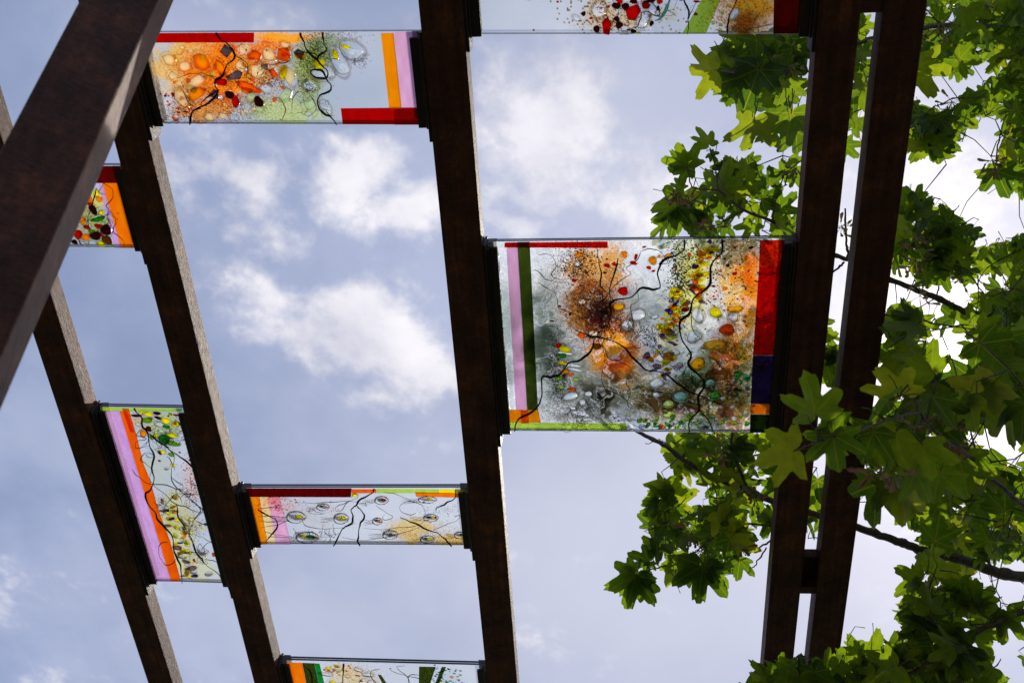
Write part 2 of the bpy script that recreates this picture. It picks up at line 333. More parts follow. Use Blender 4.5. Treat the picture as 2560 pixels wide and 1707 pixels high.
# ------------------------------------------------------------------ glass panels
ZG = H + .040; TH = .009
def fbm(h, w, cell, octs=4, seed=0):
    r = np.random.RandomState(seed); out = np.zeros((h, w)); amp = 1; tot = 0
    for o in range(octs):
        c = max(cell / 2 ** o, 1.0); gh, gw = int(h / c) + 3, int(w / c) + 3; g = r.rand(gh, gw)
        y = np.arange(h) / c; x = np.arange(w) / c; yi = y.astype(int); xi = x.astype(int); fy = (y - yi)[:, None]; fx = (x - xi)[None]
        fy = fy * fy * (3 - 2 * fy); fx = fx * fx * (3 - 2 * fx)
        a = g[yi][:, xi]; b = g[yi][:, xi + 1]; c_ = g[yi + 1][:, xi]; d = g[yi + 1][:, xi + 1]
        out += amp * ((a * (1 - fx) + b * fx) * (1 - fy) + (c_ * (1 - fx) + d * fx) * fy); tot += amp; amp *= .55
    return out / tot
class Panel:
    def __init__(s, bl, br, ytop, ybot, ax, crop, label, res=.0016, zoff=0., Yr=None, tilt=None):
        s.crop = crop                                     # origin and scale of the tracing coordinates
        s.x0 = BX[bl][0] + BX[bl][1] + .008; s.x1 = BX[br][0] - .008
        s.y0 = on(ax, ytop, ZG)[1] if ytop is not None else None; s.y1 = on(ax, ybot, ZG)[1] if ybot is not None else None
        if s.y0 is None: s.y0 = s.y1 - Yr
        if s.y1 is None: s.y1 = s.y0 + Yr
        s.cx, s.cy = (s.x0 + s.x1) / 2, (s.y0 + s.y1) / 2; s.z = CAMZ + ZG
        a_, b_ = on(*tilt[0], ZG), on(*tilt[1], ZG); s.th = math.atan2(b_[1] - a_[1], b_[0] - a_[0]); xm, _ = on(ax, tilt[0][1], ZG); s.cy += (s.cx - xm) * math.tan(s.th)   # hung a hair out of square
        hh = (s.y1 - s.y0) / 2; s.y0, s.y1 = s.cy - hh, s.cy + hh
        s.root = empty('glass_panel', (s.cx, s.cy, s.z), label, 'glass panel', 'fused glass panels between the beams'); s.root.rotation_euler = (0, 0, s.th); s.res = res; s.rn = random.Random(int(s.cx * 1000 + s.cy * 77))
        s.marbles = []; s.sheet = None; s.haze = .16; s.washes = []; s.specks = []; s.halos = []; s.fine = Tubes(); s.seed = int(abs(s.cx * 100 + s.cy * 10)) + 3
        # brackets: an angle on the beam side with a ledge, belonging to the pergola
        for side, xb in ((1, BX[bl][0] + BX[bl][1]), (-1, BX[br][0])):
            dy = -side * math.tan(s.th) * (s.x1 - s.x0) / 2
            def bx(a, b, y0, y1, z0, z1): lo, hi = sorted((xb + side * a, xb + side * b)); return (lo, hi, y0 + dy, y1 + dy, z0, z1)
            zl = s.z
            ppart('bracket', boxes([bx(.0005, .008, s.y0 - .004, s.y1 + .035, zl - .034, zl + .030), bx(.0085, .036, s.y0 + .012, s.y1 + .004, zl - .014, zl - .0035),
                                    bx(.0085, .014, s.y0 + .012, s.y1 + .004, zl - .026, zl - .0145), bx(.0085, .034, s.y0 + .002, s.y1 - .002, zl + .0205, zl + .028)], .0012, 1), M_black)
    def l(s, zx, zy):       # tracing coordinates -> local XY
        X, Y = on(s.crop[0] + zx / s.crop[2], s.crop[1] + zy / s.crop[2], ZG); X -= s.cx; Y -= s.cy; c, q_ = math.cos(s.th), math.sin(s.th); return X * c + Y * q_, -X * q_ + Y * c
    def size(s, zx, zy): a = s.l(zx, zy); b = s.l(zx + 10, zy); return math.hypot(b[0] - a[0], b[1] - a[1]) / 10
    def clampx(s, x, y): return min(max(x, s.x0 - s.cx + .001), s.x1 - s.cx - .001), min(max(y, s.y0 - s.cy + .001), s.y1 - s.cy - .001)
    def bar(s, poly, color, th=.0035, layer=0):
        P = [s.clampx(*s.l(*p)) for p in poly]; bm = bmesh.new(); z0 = -.0006 - layer * .0042
        bot = [bm.verts.new((x, y, z0 - th)) for x, y in P]; top = [bm.verts.new((x, y, z0)) for x, y in P]; n = len(P)
        bm.faces.new(bot); bm.faces.new(top[::-1])
        for i in range(n): bm.faces.new((bot[i], top[i], top[(i + 1) % n], bot[(i + 1) % n]))
        bmesh.ops.recalc_face_normals(bm, faces=bm.faces[:])
        es = [e for e in bm.edges if all(abs(v.co.z - (z0 - th)) < 1e-6 for v in e.verts)]
        bmesh.ops.bevel(bm, geom=es, offset=.0016, segments=2, affect='EDGES')
        m = bpy.data.meshes.new('bar'); bm.to_mesh(m); bm.free(); obj('glass_strip', m, gmat(color), s.root)
    def blob(s, cx, cy, rx, ry, color, rot=0, kind='round', name='glass_chip', h=None, layer=0):
        x, y = s.l(cx, cy); k = s.size(cx, cy); rx *= k; ry *= k
        if not (s.x0 - s.cx + .002 < x < s.x1 - s.cx - .002 and s.y0 - s.cy + .002 < y < s.y1 - s.cy - .002): return
        n = 16 if kind != 'shard' else s.rn.choice((4, 5, 5, 6)); a0 = s.rn.random() * 6; pts = []
        for i in range(n):
            w = 2 * math.pi * (i + (s.rn.uniform(-.25, .25) if kind == 'shard' else 0)) / n; r = (s.rn.uniform(.82, 1.22) if kind == 'shard' else 1 + .10 * math.sin(2 * w + a0) + .07 * math.sin(3 * w + a0 * 2) + s.rn.uniform(-.03, .03))
            px, py = rx * r * math.cos(w), ry * r * math.sin(w)
            c, q_ = math.cos(rot), math.sin(rot); pts.append((px * c - py * q_, px * q_ + py * c))
        if kind == 'shard':    # soften the corners
            n2 = [];
            for i in range(n):
                p, q_, r_ = np.array(pts[i - 1]), np.array(pts[i]), np.array(pts[(i + 1) % n]); n2 += [tuple(q_ * .88 + p * .12), tuple(q_ * .98 + (p + r_) * .01), tuple(q_ * .88 + r_ * .12)]
            pts = n2; n = len(pts)
        h = h or min(rx, ry) * .30; z = -.0007 - layer * .003; vs = []; fs = []
        lv = ((1, 0), (.93, -.45), (.72, -.82)) if name != 'glass_bubble' else ((1, 0), (.97, -.3), (.86, -.6), (.6, -.88))
        for (q_, dz) in lv: vs += [(x + px * q_, y + py * q_, z + h * dz) for px, py in pts]
        vs.append((x, y, z - h))
        for r_ in range(len(lv) - 1):
            for i in range(n): j = (i + 1) % n; fs.append((r_ * n + i, r_ * n + j, (r_ + 1) * n + j, (r_ + 1) * n + i))
        b = (len(lv) - 1) * n
        for i in range(n): fs.append((b + i, b + (i + 1) % n, len(vs) - 1))
        fs.append(tuple(range(n))[::-1])
        o = obj(name, mesh(vs, fs, True), bubmat(color) if name == 'glass_bubble' else gmat(color), s.root)
        s.halos.append((x, y, rx, ry, rot, (.42 if name == 'glass_bubble' else .25) * (.65 if max(rx, ry) < .009 else 1), -.75 if kind == 'shard' else .8 if name == 'glass_bubble' else .55))
    def thread(s, pts, w=4, mat=None, wob=1.2, name='glass_thread', dz=0):
        P = smooth(pts, 5); L3 = []; k = s.size(*pts[0]); rn = s.rn; ph = rn.random() * 9; m = len(P); rad = []
        for i, p in enumerate(P):
            a = ph + i * .9; q_ = s.clampx(*s.l(p[0] + wob * 1.6 * math.sin(a) + rn.uniform(-1, 1) * wob, p[1] + wob * 1.6 * math.cos(a * 1.3) + rn.uniform(-1, 1) * wob)); L3.append((q_[0], q_[1], -.0075 - dz))
            rad.append(w * k * (.66 if w > 6 else .58) * (.85 + .3 * math.sin(i * .37 + ph)) * (1 if 1 < i < m - 2 else .6))
        if name == 'stuff': s.fine.add(L3, rad, 4); return
        T = Tubes(); T.add(L3, rad, 6); obj(name, T.mesh(), mat or M_thread, s.root)
    def fine_scribble(s, cx, cy, rx, ry, n, w=1.6, steps=14):
        rn = s.rn
        for _ in range(n):
            a = rn.uniform(0, 6.28); x = cx + rx * rn.gauss(0, .5); y = cy + ry * rn.gauss(0, .5); tw = rn.uniform(-.5, .5); P = []
            for i in range(steps): P.append((x, y)); a += tw + rn.uniform(-.7, .7); st = (rx + ry) * .055; x += math.cos(a) * st; y += math.sin(a) * st
            s.thread(P, w, wob=.2, name='stuff', dz=rn.uniform(-.002, .001))
    def wash(s, cx, cy, rx, ry, c, a, grain=.5, rot=0): s.washes.append((cx, cy, rx, ry, c, a, grain, rot))
    def speck(s, cx, cy, rx, ry, c, dens, size=1, rot=0): s.specks.append((cx, cy, rx, ry, c, dens, size, rot))
    def dots(s, cx, cy, rx, ry, n, color, r0, r1):
        for _ in range(n):
            s.blob(cx + rx * s.rn.gauss(0, .5), cy + ry * s.rn.gauss(0, .5), s.rn.uniform(r0, r1), s.rn.uniform(r0, r1) * .8, s.rn.choice(color), s.rn.uniform(0, 3))
    def finish(s):
        nx = int((s.x1 - s.x0) / s.res); ny = int((s.y1 - s.y0) / s.res)
        X = np.linspace(s.x0, s.x1, nx)[None] * np.ones((ny, 1)); Y = np.linspace(s.y0, s.y1, ny)[:, None] * np.ones((1, nx))
        lx = X - s.cx; ly = Y - s.cy; c_, q_ = math.cos(s.th), math.sin(s.th); px, py = proj(s.cx + lx * c_ - ly * q_, s.cy + lx * q_ + ly * c_, ZG); zx = (px - s.crop[0]) * s.crop[2]; zy = (py - s.crop[1]) * s.crop[2]
        T = np.ones((ny, nx, 3)) * np.array([.98, .985, .99]); al = np.full((ny, nx), s.haze)
        base = fbm(ny, nx, 46, 3, s.seed); T *= (1 - .07 * (base - .4))[..., None].clip(.85, 1.03)
        big = fbm(ny, nx, 30, 5, s.seed + 1); finen = fbm(ny, nx, 4, 2, s.seed + 2); r = np.random.RandomState(s.seed)
        wx = (fbm(ny, nx, 26, 3, s.seed + 5) - .5) * 190; wy = (fbm(ny, nx, 26, 3, s.seed + 6) - .5) * 190
        def mask(cx, cy, rx, ry, rot):
            dx = zx + wx * min(1, rx / 160) - cx; dy = zy + wy * min(1, ry / 160) - cy; c, q_ = math.cos(rot), math.sin(rot); u = (dx * c + dy * q_) / rx; v = (-dx * q_ + dy * c) / ry
            return np.exp(-(u * u + v * v) ** 1.4)
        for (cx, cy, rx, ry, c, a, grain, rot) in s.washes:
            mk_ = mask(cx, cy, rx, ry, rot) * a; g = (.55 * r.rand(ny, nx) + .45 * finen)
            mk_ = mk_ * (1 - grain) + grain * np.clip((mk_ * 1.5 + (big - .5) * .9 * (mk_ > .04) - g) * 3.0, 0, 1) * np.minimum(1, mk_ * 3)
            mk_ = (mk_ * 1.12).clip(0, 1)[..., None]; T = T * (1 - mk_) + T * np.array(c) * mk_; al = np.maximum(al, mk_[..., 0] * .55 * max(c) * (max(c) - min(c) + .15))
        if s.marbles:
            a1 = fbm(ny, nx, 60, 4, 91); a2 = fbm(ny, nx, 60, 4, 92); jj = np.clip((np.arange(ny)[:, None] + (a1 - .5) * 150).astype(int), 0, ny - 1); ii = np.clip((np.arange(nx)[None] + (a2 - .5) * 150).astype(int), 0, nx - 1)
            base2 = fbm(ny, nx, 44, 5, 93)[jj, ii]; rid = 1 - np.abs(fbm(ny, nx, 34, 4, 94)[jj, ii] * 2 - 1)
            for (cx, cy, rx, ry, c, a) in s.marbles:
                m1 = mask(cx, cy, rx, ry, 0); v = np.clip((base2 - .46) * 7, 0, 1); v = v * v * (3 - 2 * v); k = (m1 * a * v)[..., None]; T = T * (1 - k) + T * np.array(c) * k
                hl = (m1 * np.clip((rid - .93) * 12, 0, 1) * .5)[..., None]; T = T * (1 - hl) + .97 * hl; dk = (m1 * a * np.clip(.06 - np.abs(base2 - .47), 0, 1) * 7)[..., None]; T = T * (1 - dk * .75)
        for (cx, cy, rx, ry, c, dens, size, rot) in s.specks:
            mk_ = mask(cx, cy, rx, ry, rot) * dens * (.4 + 1.2 * big)
            g = r.rand(ny // size + 1, nx // size + 1).repeat(size, 0).repeat(size, 1)[:ny, :nx] if size > 1 else r.rand(ny, nx)
            hit = (g < mk_)[..., None]; T = np.where(hit, T * np.array(c), T)
        for (hx, hy, ha_, hb_, hrot, hs, clr) in s.halos:  # washes thin out over an inclusion, a darker line runs round it
            hr = max(ha_, hb_); i0 = max(int((hx + s.cx - s.x0 - hr * 1.6) / s.res), 0); i1 = int((hx + s.cx - s.x0 + hr * 1.6) / s.res) + 2; j0 = max(int((hy + s.cy - s.y0 - hr * 1.6) / s.res), 0); j1 = int((hy + s.cy - s.y0 + hr * 1.6) / s.res) + 2
            sub = (slice(j0, j1), slice(i0, i1)); dx, dy = lx[sub] - hx, ly[sub] - hy; c, q_ = math.cos(hrot), math.sin(hrot); d = np.hypot((dx * c + dy * q_) / ha_, (-dx * q_ + dy * c) / hb_)
            f = (abs(clr) * np.clip(((.68 if clr < 0 else .90) - d) * 6, 0, 1))[..., None]; T[sub] = T[sub] * (1 - f) + np.array([.96, .96, .96]) * f
            k = (1 - hs * np.exp(-((d - 1.12) / .12) ** 2))[..., None]; T[sub] *= k ** np.array([.8, 1, 1.1])
        T = T.clip(.004, .98)
        hgt = (base - .5) * .0030 + (big - .5) * .0012
        vs = np.stack([lx, ly, hgt * 0 + 0 + np.minimum(hgt, .0012) * .05], -1).reshape(-1, 3)
        idx = np.arange(nx * ny).reshape(ny, nx); q4 = np.stack([idx[:-1, :-1], idx[1:, :-1], idx[1:, 1:], idx[:-1, 1:]], -1).reshape(-1, 4)
        m = bpy.data.meshes.new('sheet'); m.vertices.add(len(vs)); m.vertices.foreach_set('co', vs.astype(np.float32).ravel()); nf = len(q4)
        m.loops.add(nf * 4); m.loops.foreach_set('vertex_index', q4.astype(np.int32).ravel()); m.polygons.add(nf); m.polygons.foreach_set('loop_start', np.arange(0, nf * 4, 4, dtype=np.int32))
        m.update(calc_edges=True); m.polygons.foreach_set('use_smooth', np.ones(nf, bool))
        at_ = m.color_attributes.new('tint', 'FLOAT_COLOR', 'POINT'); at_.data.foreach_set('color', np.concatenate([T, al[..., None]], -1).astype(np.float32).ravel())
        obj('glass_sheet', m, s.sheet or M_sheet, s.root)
        a, b, c, d = s.x0 - s.cx, s.x1 - s.cx, s.y0 - s.cy, s.y1 - s.cy
        def frame(z0, z1):   # polished edge faces of a sheet
            vs = [(a, c, z0), (b, c, z0), (b, d, z0), (a, d, z0), (a, c, z1), (b, c, z1), (b, d, z1), (a, d, z1)]; return vs, [(0, 1, 5, 4), (1, 2, 6, 5), (2, 3, 7, 6), (3, 0, 4, 7)]
        v1, f1 = frame(.0014, TH); obj('edge', mesh(v1, f1), M_edge, s.root)
        v2, f2 = frame(TH + .0015, 2 * TH + .0015); o = obj('backing_edge', mesh(v2, f2), M_edge, s.root)
        obj('backing_sheet', mesh([(a, c, 2 * TH + .002), (b, c, 2 * TH + .002), (b, d, 2 * TH + .002), (a, d, 2 * TH + .002)], [(3, 2, 1, 0)]), M_back, s.root)
        if s.fine.v:
            o = obj('fine_threads', s.fine.mesh(), M_fine, s.root); o['kind'] = 'stuff'

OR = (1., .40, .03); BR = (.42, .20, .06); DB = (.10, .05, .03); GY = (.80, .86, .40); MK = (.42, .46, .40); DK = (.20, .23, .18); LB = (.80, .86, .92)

# --- main panel
p = Panel(2, 3, 600, 1079, 1600, (1180, 560, 2.8), 'large glass panel with amber burst and painted grey reflections beside the paired beams', tilt=((1275, 1079), (1920, 1083)))
for poly, c, ly in ((((238, 103), (318, 103), (388, 1296), (308, 1296)), 'pink', 0), (((316, 103), (403, 103), (462, 1298), (386, 1298)), 'olive', 0), (((255, 1297), (465, 1300), (482, 1386), (262, 1385)), 'yorange', 0), (((340, 1297), (395, 1298), (400, 1386), (345, 1386)), 'amber', 1),
                (((262, 1388), (1080, 1392), (1085, 1442), (262, 1434)), 'lime', 0), (((228, 103), (950, 108), (950, 162), (228, 158)), 'red', 1),
                (((2015, 112), (2190, 112), (2170, 302), (2008, 300)), 'rorange', 0), (((2008, 302), (2180, 302), (2150, 917), (1966, 915)), 'red', 0),
                (((1966, 918), (2150, 920), (2120, 1255), (1950, 1255)), 'purple', 0), (((1950, 1257), (2120, 1257), (2110, 1328), (1948, 1326)), 'orange', 0), (((1948, 1330), (2110, 1332), (2105, 1460), (1944, 1456)), 'dolive', 0)): p.bar(poly, c, layer=ly)
for w, c, a, g in (((560, 780, 170, 420), MK, .85, .12), ((480, 760, 70, 330), (.36, .42, .36), .8, .1), ((1230, 590, 230, 210), (.50, .54, .52), .8, .1), ((760, 1080, 260, 260), (.34, .38, .32), .9, .1), ((1160, 1180, 300, 190), (.40, .42, .30), .9, .2), ((950, 1230, 130, 120), DK, .8, .1),  # grey-green washes: foliage reflections painted into the glass tint
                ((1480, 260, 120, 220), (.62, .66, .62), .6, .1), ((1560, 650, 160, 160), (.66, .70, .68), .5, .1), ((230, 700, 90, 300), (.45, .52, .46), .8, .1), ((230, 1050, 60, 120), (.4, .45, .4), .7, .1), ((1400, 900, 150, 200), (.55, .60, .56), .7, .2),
                ((880, 320, 210, 190), (.92, .48, .12), .9, .5), ((860, 600, 190, 220), (.62, .26, .05), 1., .45), ((990, 860, 170, 260), (.98, .42, .02), 1., .35), ((1060, 1010, 170, 150), (.9, .5, .12), .8, .6), ((900, 620, 110, 170), (.30, .13, .05), .8, .6),
                ((1870, 400, 150, 330), (.98, .62, .16), .85, .35), ((1960, 500, 60, 420), (.98, .45, .04), .95, .35), ((1850, 880, 160, 180), (.92, .60, .02), .95, .25), ((1540, 420, 110, 330), (.96, .86, .12), .75, .35), ((1400, 780, 90, 200), (.96, .86, .2), .6, .4), ((1740, 1000, 120, 210), (.75, .25, .04), .95, .4), ((1500, 1230, 420, 130), (.50, .38, .14), .85, .6), ((1320, 1260, 200, 120), (.42, .30, .10), .7, .6), ((1830, 1290, 120, 180), (.80, .45, .25), .7, .5),
                ((1650, 1000, 90, 150), (.30, .42, .24), .9, .4), ((1540, 1060, 60, 90), (.26, .42, .20), .8, .3), ((1660, 1120, 60, 70), (.35, .66, .55), .9, .2), ((1600, 1400, 130, 60), (.30, .52, .42), .8, .2), ((1640, 230, 90, 110), (.9, .82, .15), .6, .3), ((1440, 560, 60, 160), (.66, .62, .25), .6, .5)): p.wash(*w, c, a, g)
for w, c, dn_, sz in (((800, 420, 270, 320), (.5, .22, .08), .30, 1), ((850, 560, 170, 260), DB, .45, 1), ((760, 280, 130, 120), DB, .35, 2), ((590, 1000, 60, 280), (.03, .03, .02), .6, 1), ((700, 1330, 200, 90), DB, .4, 1), ((1440, 420, 70, 300), (.06, .07, .03), .6, 2), ((1560, 230, 60, 100), (.06, .07, .03), .5, 2), ((1850, 450, 190, 420), (.55, .25, .06), .30, 1),
                ((1750, 380, 240, 320), (.1, .04, .02), .05, 3), ((1850, 900, 140, 200), (.2, .1, .03), .4, 1), ((1260, 760, 130, 90), DB, .3, 2), ((1450, 1200, 420, 160), (.12, .08, .03), .35, 1), ((1000, 900, 220, 260), (.55, .2, .04), .25, 1), ((550, 400, 200, 300), (.9, .5, .2), .05, 1), ((1080, 700, 70, 60), (.05, .04, .04), .4, 1)): p.speck(*w, c, dn_, sz)
p.sheet = M_wavy; p.haze = .26
p.marbles = [(620, 930, 330, 460, (.20, .24, .17), .9), (870, 1240, 110, 130, (.07, .09, .05), .95), (1180, 1180, 300, 230, (.14, .15, .06), .95), (1230, 640, 200, 240, (.45, .50, .47), .8), (1010, 900, 170, 280, (.85, .30, .02), .9), (1760, 950, 230, 330, (.72, .26, .01), .95), (1880, 420, 140, 360, (.98, .45, .02), .9), (1900, 860, 100, 170, (.95, .66, .02), .8), (540, 640, 150, 200, (.33, .37, .34), .8), (1000, 1290, 260, 120, (.16, .18, .08), .9), (880, 520, 170, 260, (.40, .15, .02), .7), (1560, 1150, 160, 260, (.16, .36, .22), .85), (1640, 1300, 330, 180, (.45, .22, .06), .85), (1460, 560, 110, 330, (.75, .62, .05), .6)]  # grey-green entries paint foliage reflections into the tint; others are glass colour
p.speck(2070, 420, 60, 110, (.35, .1, .1), .3, 4)  # dark specks paint mottled reflections over the red strip
for c, w in (([(1490, 60), (1488, 110), (1475, 180), (1420, 215), (1340, 245), (1300, 330), (1315, 430), (1270, 450), (1180, 440), (1120, 500), (1000, 525), (965, 560), (975, 620), (945, 700)], 13), ([(1750, 70), (1752, 110), (1740, 200), (1670, 280), (1668, 400), (1620, 460), (1550, 510), (1525, 610), (1455, 680), (1465, 790), (1530, 900), (1515, 980), (1590, 1050), (1630, 1120), (1580, 1200), (1590, 1290), (1525, 1360), (1518, 1465)], 15),
             ([(1590, 1290), (1650, 1360), (1700, 1465)], 12), ([(880, 170), (885, 250), (905, 330), (900, 420), (960, 490)], 8), ([(1020, 235), (1000, 330), (965, 430), (970, 520)], 9), ([(860, 790), (830, 880), (760, 940), (670, 970), (620, 1040), (560, 1060), (490, 1065), (490, 1200), (430, 1300), (340, 1345), (305, 1400), (300, 1440)], 13),
             ([(800, 775), (860, 780), (960, 800), (1060, 850), (1130, 930), (1220, 1010), (1340, 1030), (1430, 1100), (1520, 1160), (1620, 1200), (1735, 1255)], 11)): p.thread(c, w)
for c in ([(465, 205), (550, 210), (590, 280), (560, 340), (600, 380), (660, 385)], [(415, 315), (470, 325), (510, 375), (600, 400), (680, 400)], [(460, 405), (560, 460), (600, 520), (610, 580), (740, 630), (780, 700)], [(905, 510), (800, 520), (775, 560), (830, 610), (830, 700), (815, 760), (860, 790)], [(905, 810), (960, 930), (1090, 980), (1150, 1080), (1240, 1150), (1400, 1180)],
          [(905, 820), (930, 920), (910, 1050), (930, 1140), (1060, 1200), (1110, 1310)], [(700, 720), (790, 760), (860, 785)], [(1180, 180), (1150, 250), (1080, 300), (1110, 340), (1050, 380), (980, 440)], [(1180, 180), (1260, 165), (1330, 200), (1365, 260), (1310, 275), (1340, 240), (1400, 258)], [(1530, 600), (1550, 740), (1640, 830)], [(1145, 400), (1165, 520), (1110, 570), (1130, 700), (1120, 780)],
          [(1100, 820), (1160, 860), (1220, 830), (1290, 870), (1350, 940)], [(1060, 1030), (1110, 1060), (1075, 1100), (1110, 1160), (1090, 1230), (1110, 1300)], [(1380, 970), (1430, 1010), (1480, 985), (1460, 960), (1430, 975)], [(740, 560), (750, 650), (790, 760)], [(990, 430), (900, 560), (880, 620), (920, 700), (900, 780)]): p.thread(c, 5, wob=1.6)
p.fine_scribble(890, 560, 90, 130, 46, 4); p.fine_scribble(920, 690, 70, 90, 34, 5); p.fine_scribble(760, 290, 90, 60, 34, 3); p.fine_scribble(640, 290, 70, 60, 14, 2.5); p.fine_scribble(1085, 715, 45, 40, 14, 4, 22); p.fine_scribble(1230, 780, 80, 50, 16, 3); p.fine_scribble(640, 1120, 60, 160, 14, 3); p.fine_scribble(760, 1340, 110, 50, 14, 3); p.fine_scribble(1040, 330, 60, 60, 8, 3); p.fine_scribble(1830, 1150, 110, 110, 16, 3)
for (x, y, a, b, c) in ((1058, 468, 42, 34, 'red'), (1130, 272, 28, 16, 'red'), (1147, 230, 14, 24, 'red'), (945, 290, 26, 16, 'red'), (715, 393, 18, 16, 'red'), (1238, 305, 20, 14, 'red'), (1270, 328, 16, 9, 'red'), (1205, 160, 14, 9, 'red'), (1840, 163, 12, 9, 'red'), (1952, 165, 17, 13, 'dred'), (1790, 290, 16, 14, 'dred'),
                        (1838, 347, 22, 12, 'red'), (1692, 435, 12, 12, 'dred'), (1423, 845, 18, 9, 'red'), (605, 848, 24, 20, 'red'), (645, 1060, 18, 14, 'dred'), (925, 615, 34, 20, 'maroon'), (560, 678, 18, 7, 'dred'), (995, 280, 16, 16, 'red'), (1770, 243, 10, 9, 'dred'), (1690, 505, 9, 9, 'red'), (1695, 572, 9, 7, 'red'), (615, 575, 12, 9, 'dred'), (685, 630, 12, 10, 'dred'), (1440, 478, 20, 9, 'red'), (1675, 200, 18, 12, 'dred'), (1490, 600, 34, 16, 'dred'), (1425, 320, 14, 8, 'rorange'), (1520, 215, 14, 18, 'dorange'), (930, 340, 14, 10, 'dred'), (760, 430, 12, 8, 'dred'), (735, 760, 20, 12, 'peach'),
                        (1065, 213, 26, 28, 'yorange'), (745, 216, 32, 20, 'yorange'), (765, 777, 32, 24, 'dorange'), (1265, 255, 34, 34, 'amber'), (1310, 225, 14, 14, 'yorange'), (1368, 218, 28, 12, 'yorange'), (1770, 450, 18, 18, 'amber'), (1920, 240, 18, 18, 'amber'), (875, 855, 40, 25, 'brown'), (700, 1155, 30, 22, 'dorange'), (740, 470, 30, 14, 'amber'), (1330, 1415, 28, 22, 'amber'), (1890, 310, 18, 14, 'yellow'), (1900, 475, 17, 13, 'yellow'), (1870, 385, 13, 10, 'yellow'),
                        (650, 875, 44, 30, 'yellow'), (630, 920, 38, 18, 'green'), (635, 972, 40, 18, 'yellow'), (650, 1030, 34, 22, 'amber'), (610, 1078, 32, 16, 'bgreen'), (620, 1140, 30, 16, 'lime'), (690, 1052, 22, 16, 'dorange'), (730, 1085, 22, 16, 'lime'), (1240, 960, 30, 20, 'pale'), (1175, 960, 24, 18, 'pale')): p.blob(x, y, a, b, c, p.rn.uniform(-.3, .3))
path = [(1700, 195), (1620, 215), (1590, 280), (1600, 340), (1560, 400), (1560, 450), (1450, 490), (1600, 490), (1420, 580), (1480, 560), (1340, 660), (1410, 660), (1380, 740), (1330, 740), (1400, 790), (1350, 900), (1380, 950), (1290, 950), (1400, 1010), (1320, 1030)]
for i in range(140):
    a = path[i % len(path)]; p.blob(a[0] + p.rn.gauss(0, 30), a[1] + p.rn.gauss(0, 28), p.rn.uniform(14, 38), p.rn.uniform(11, 24), p.rn.choice(['yellow', 'yellow', 'yellow', 'yellow', 'yellow', 'yorange', 'pale', 'mauve', 'dorange', 'violet'] if a[1] < 640 else ['yellow', 'yellow', 'pale', 'mauve', 'yorange', 'pale']), p.rn.uniform(-1, 1), name='glass_chip' if i % 6 else 'glass_bubble')
for (x, y, a, b, c) in ((1705, 620, 48, 42, 'yellow'), (1840, 595, 52, 34, 'yorange'), (1785, 740, 58, 44, 'rorange'), (1830, 650, 40, 40, 'white'), (1555, 790, 58, 50, 'pale'), (1705, 850, 78, 58, 'amber'), (1085, 710, 42, 46, 'white'), (1025, 580, 42, 36, 'yorange'), (740, 280, 24, 24, 'white'), (1165, 640, 58, 52, 'white'), (1580, 640, 46, 62, 'pale'), (1290, 1120, 52, 42, 'white'), (690, 1210, 62, 36, 'pale'), (815, 1190, 30, 26, 'white'), (775, 1250, 24, 30, 'white'), (700, 1290, 30, 16, 'white'), (760, 1330, 70, 26, 'white'), (810, 1370, 40, 16, 'pale'), (850, 770, 40, 30, 'peach'), (770, 545, 30, 26, 'peach'), (1290, 1195, 30, 24, 'pale'),
                        (1580, 980, 56, 60, 'yorange'), (1300, 880, 40, 40, 'pale'), (1460, 1210, 60, 50, 'teal'), (1375, 1260, 46, 36, 'lime'), (1380, 1335, 50, 34, 'lime'), (1600, 1180, 46, 50, 'peach'), (1700, 1200, 44, 34, 'green'), (1860, 1050, 34, 28, 'green'), (1922, 1072, 26, 22, 'emerald'), (1665, 1110, 40, 30, 'teal'), (650, 905, 60, 14, 'white'), (700, 990, 70, 14, 'white'), (720, 1020, 60, 12, 'white')): p.blob(x, y, a, b, c, p.rn.uniform(-.5, .5), name='glass_bubble')
for i in range(72):
    x = p.rn.uniform(1085, 1940); yl = 1300 if x < 1500 else 1300 - (x - 1500) * .35; p.blob(x, p.rn.uniform(yl, 1430), p.rn.uniform(12, 28), p.rn.uniform(9, 20), p.rn.choice(['green', 'emerald', 'pink', 'pale', 'bgreen', 'lime', 'pale', 'mauve', 'white']), p.rn.uniform(-1, 1), name='glass_bubble' if i % 2 else 'glass_chip')
for i in range(34): p.blob(p.rn.gauss(1860, 50), p.rn.gauss(1150, 70), p.rn.uniform(10, 22), p.rn.uniform(8, 16), p.rn.choice(['green', 'pink', 'pale', 'mauve', 'emerald', 'peach']), p.rn.uniform(-1, 1))
p.dots(1780, 300, 180, 220, 34, ['red', 'dred', 'yellow', 'amber', 'rorange'], 4, 9); p.finish()

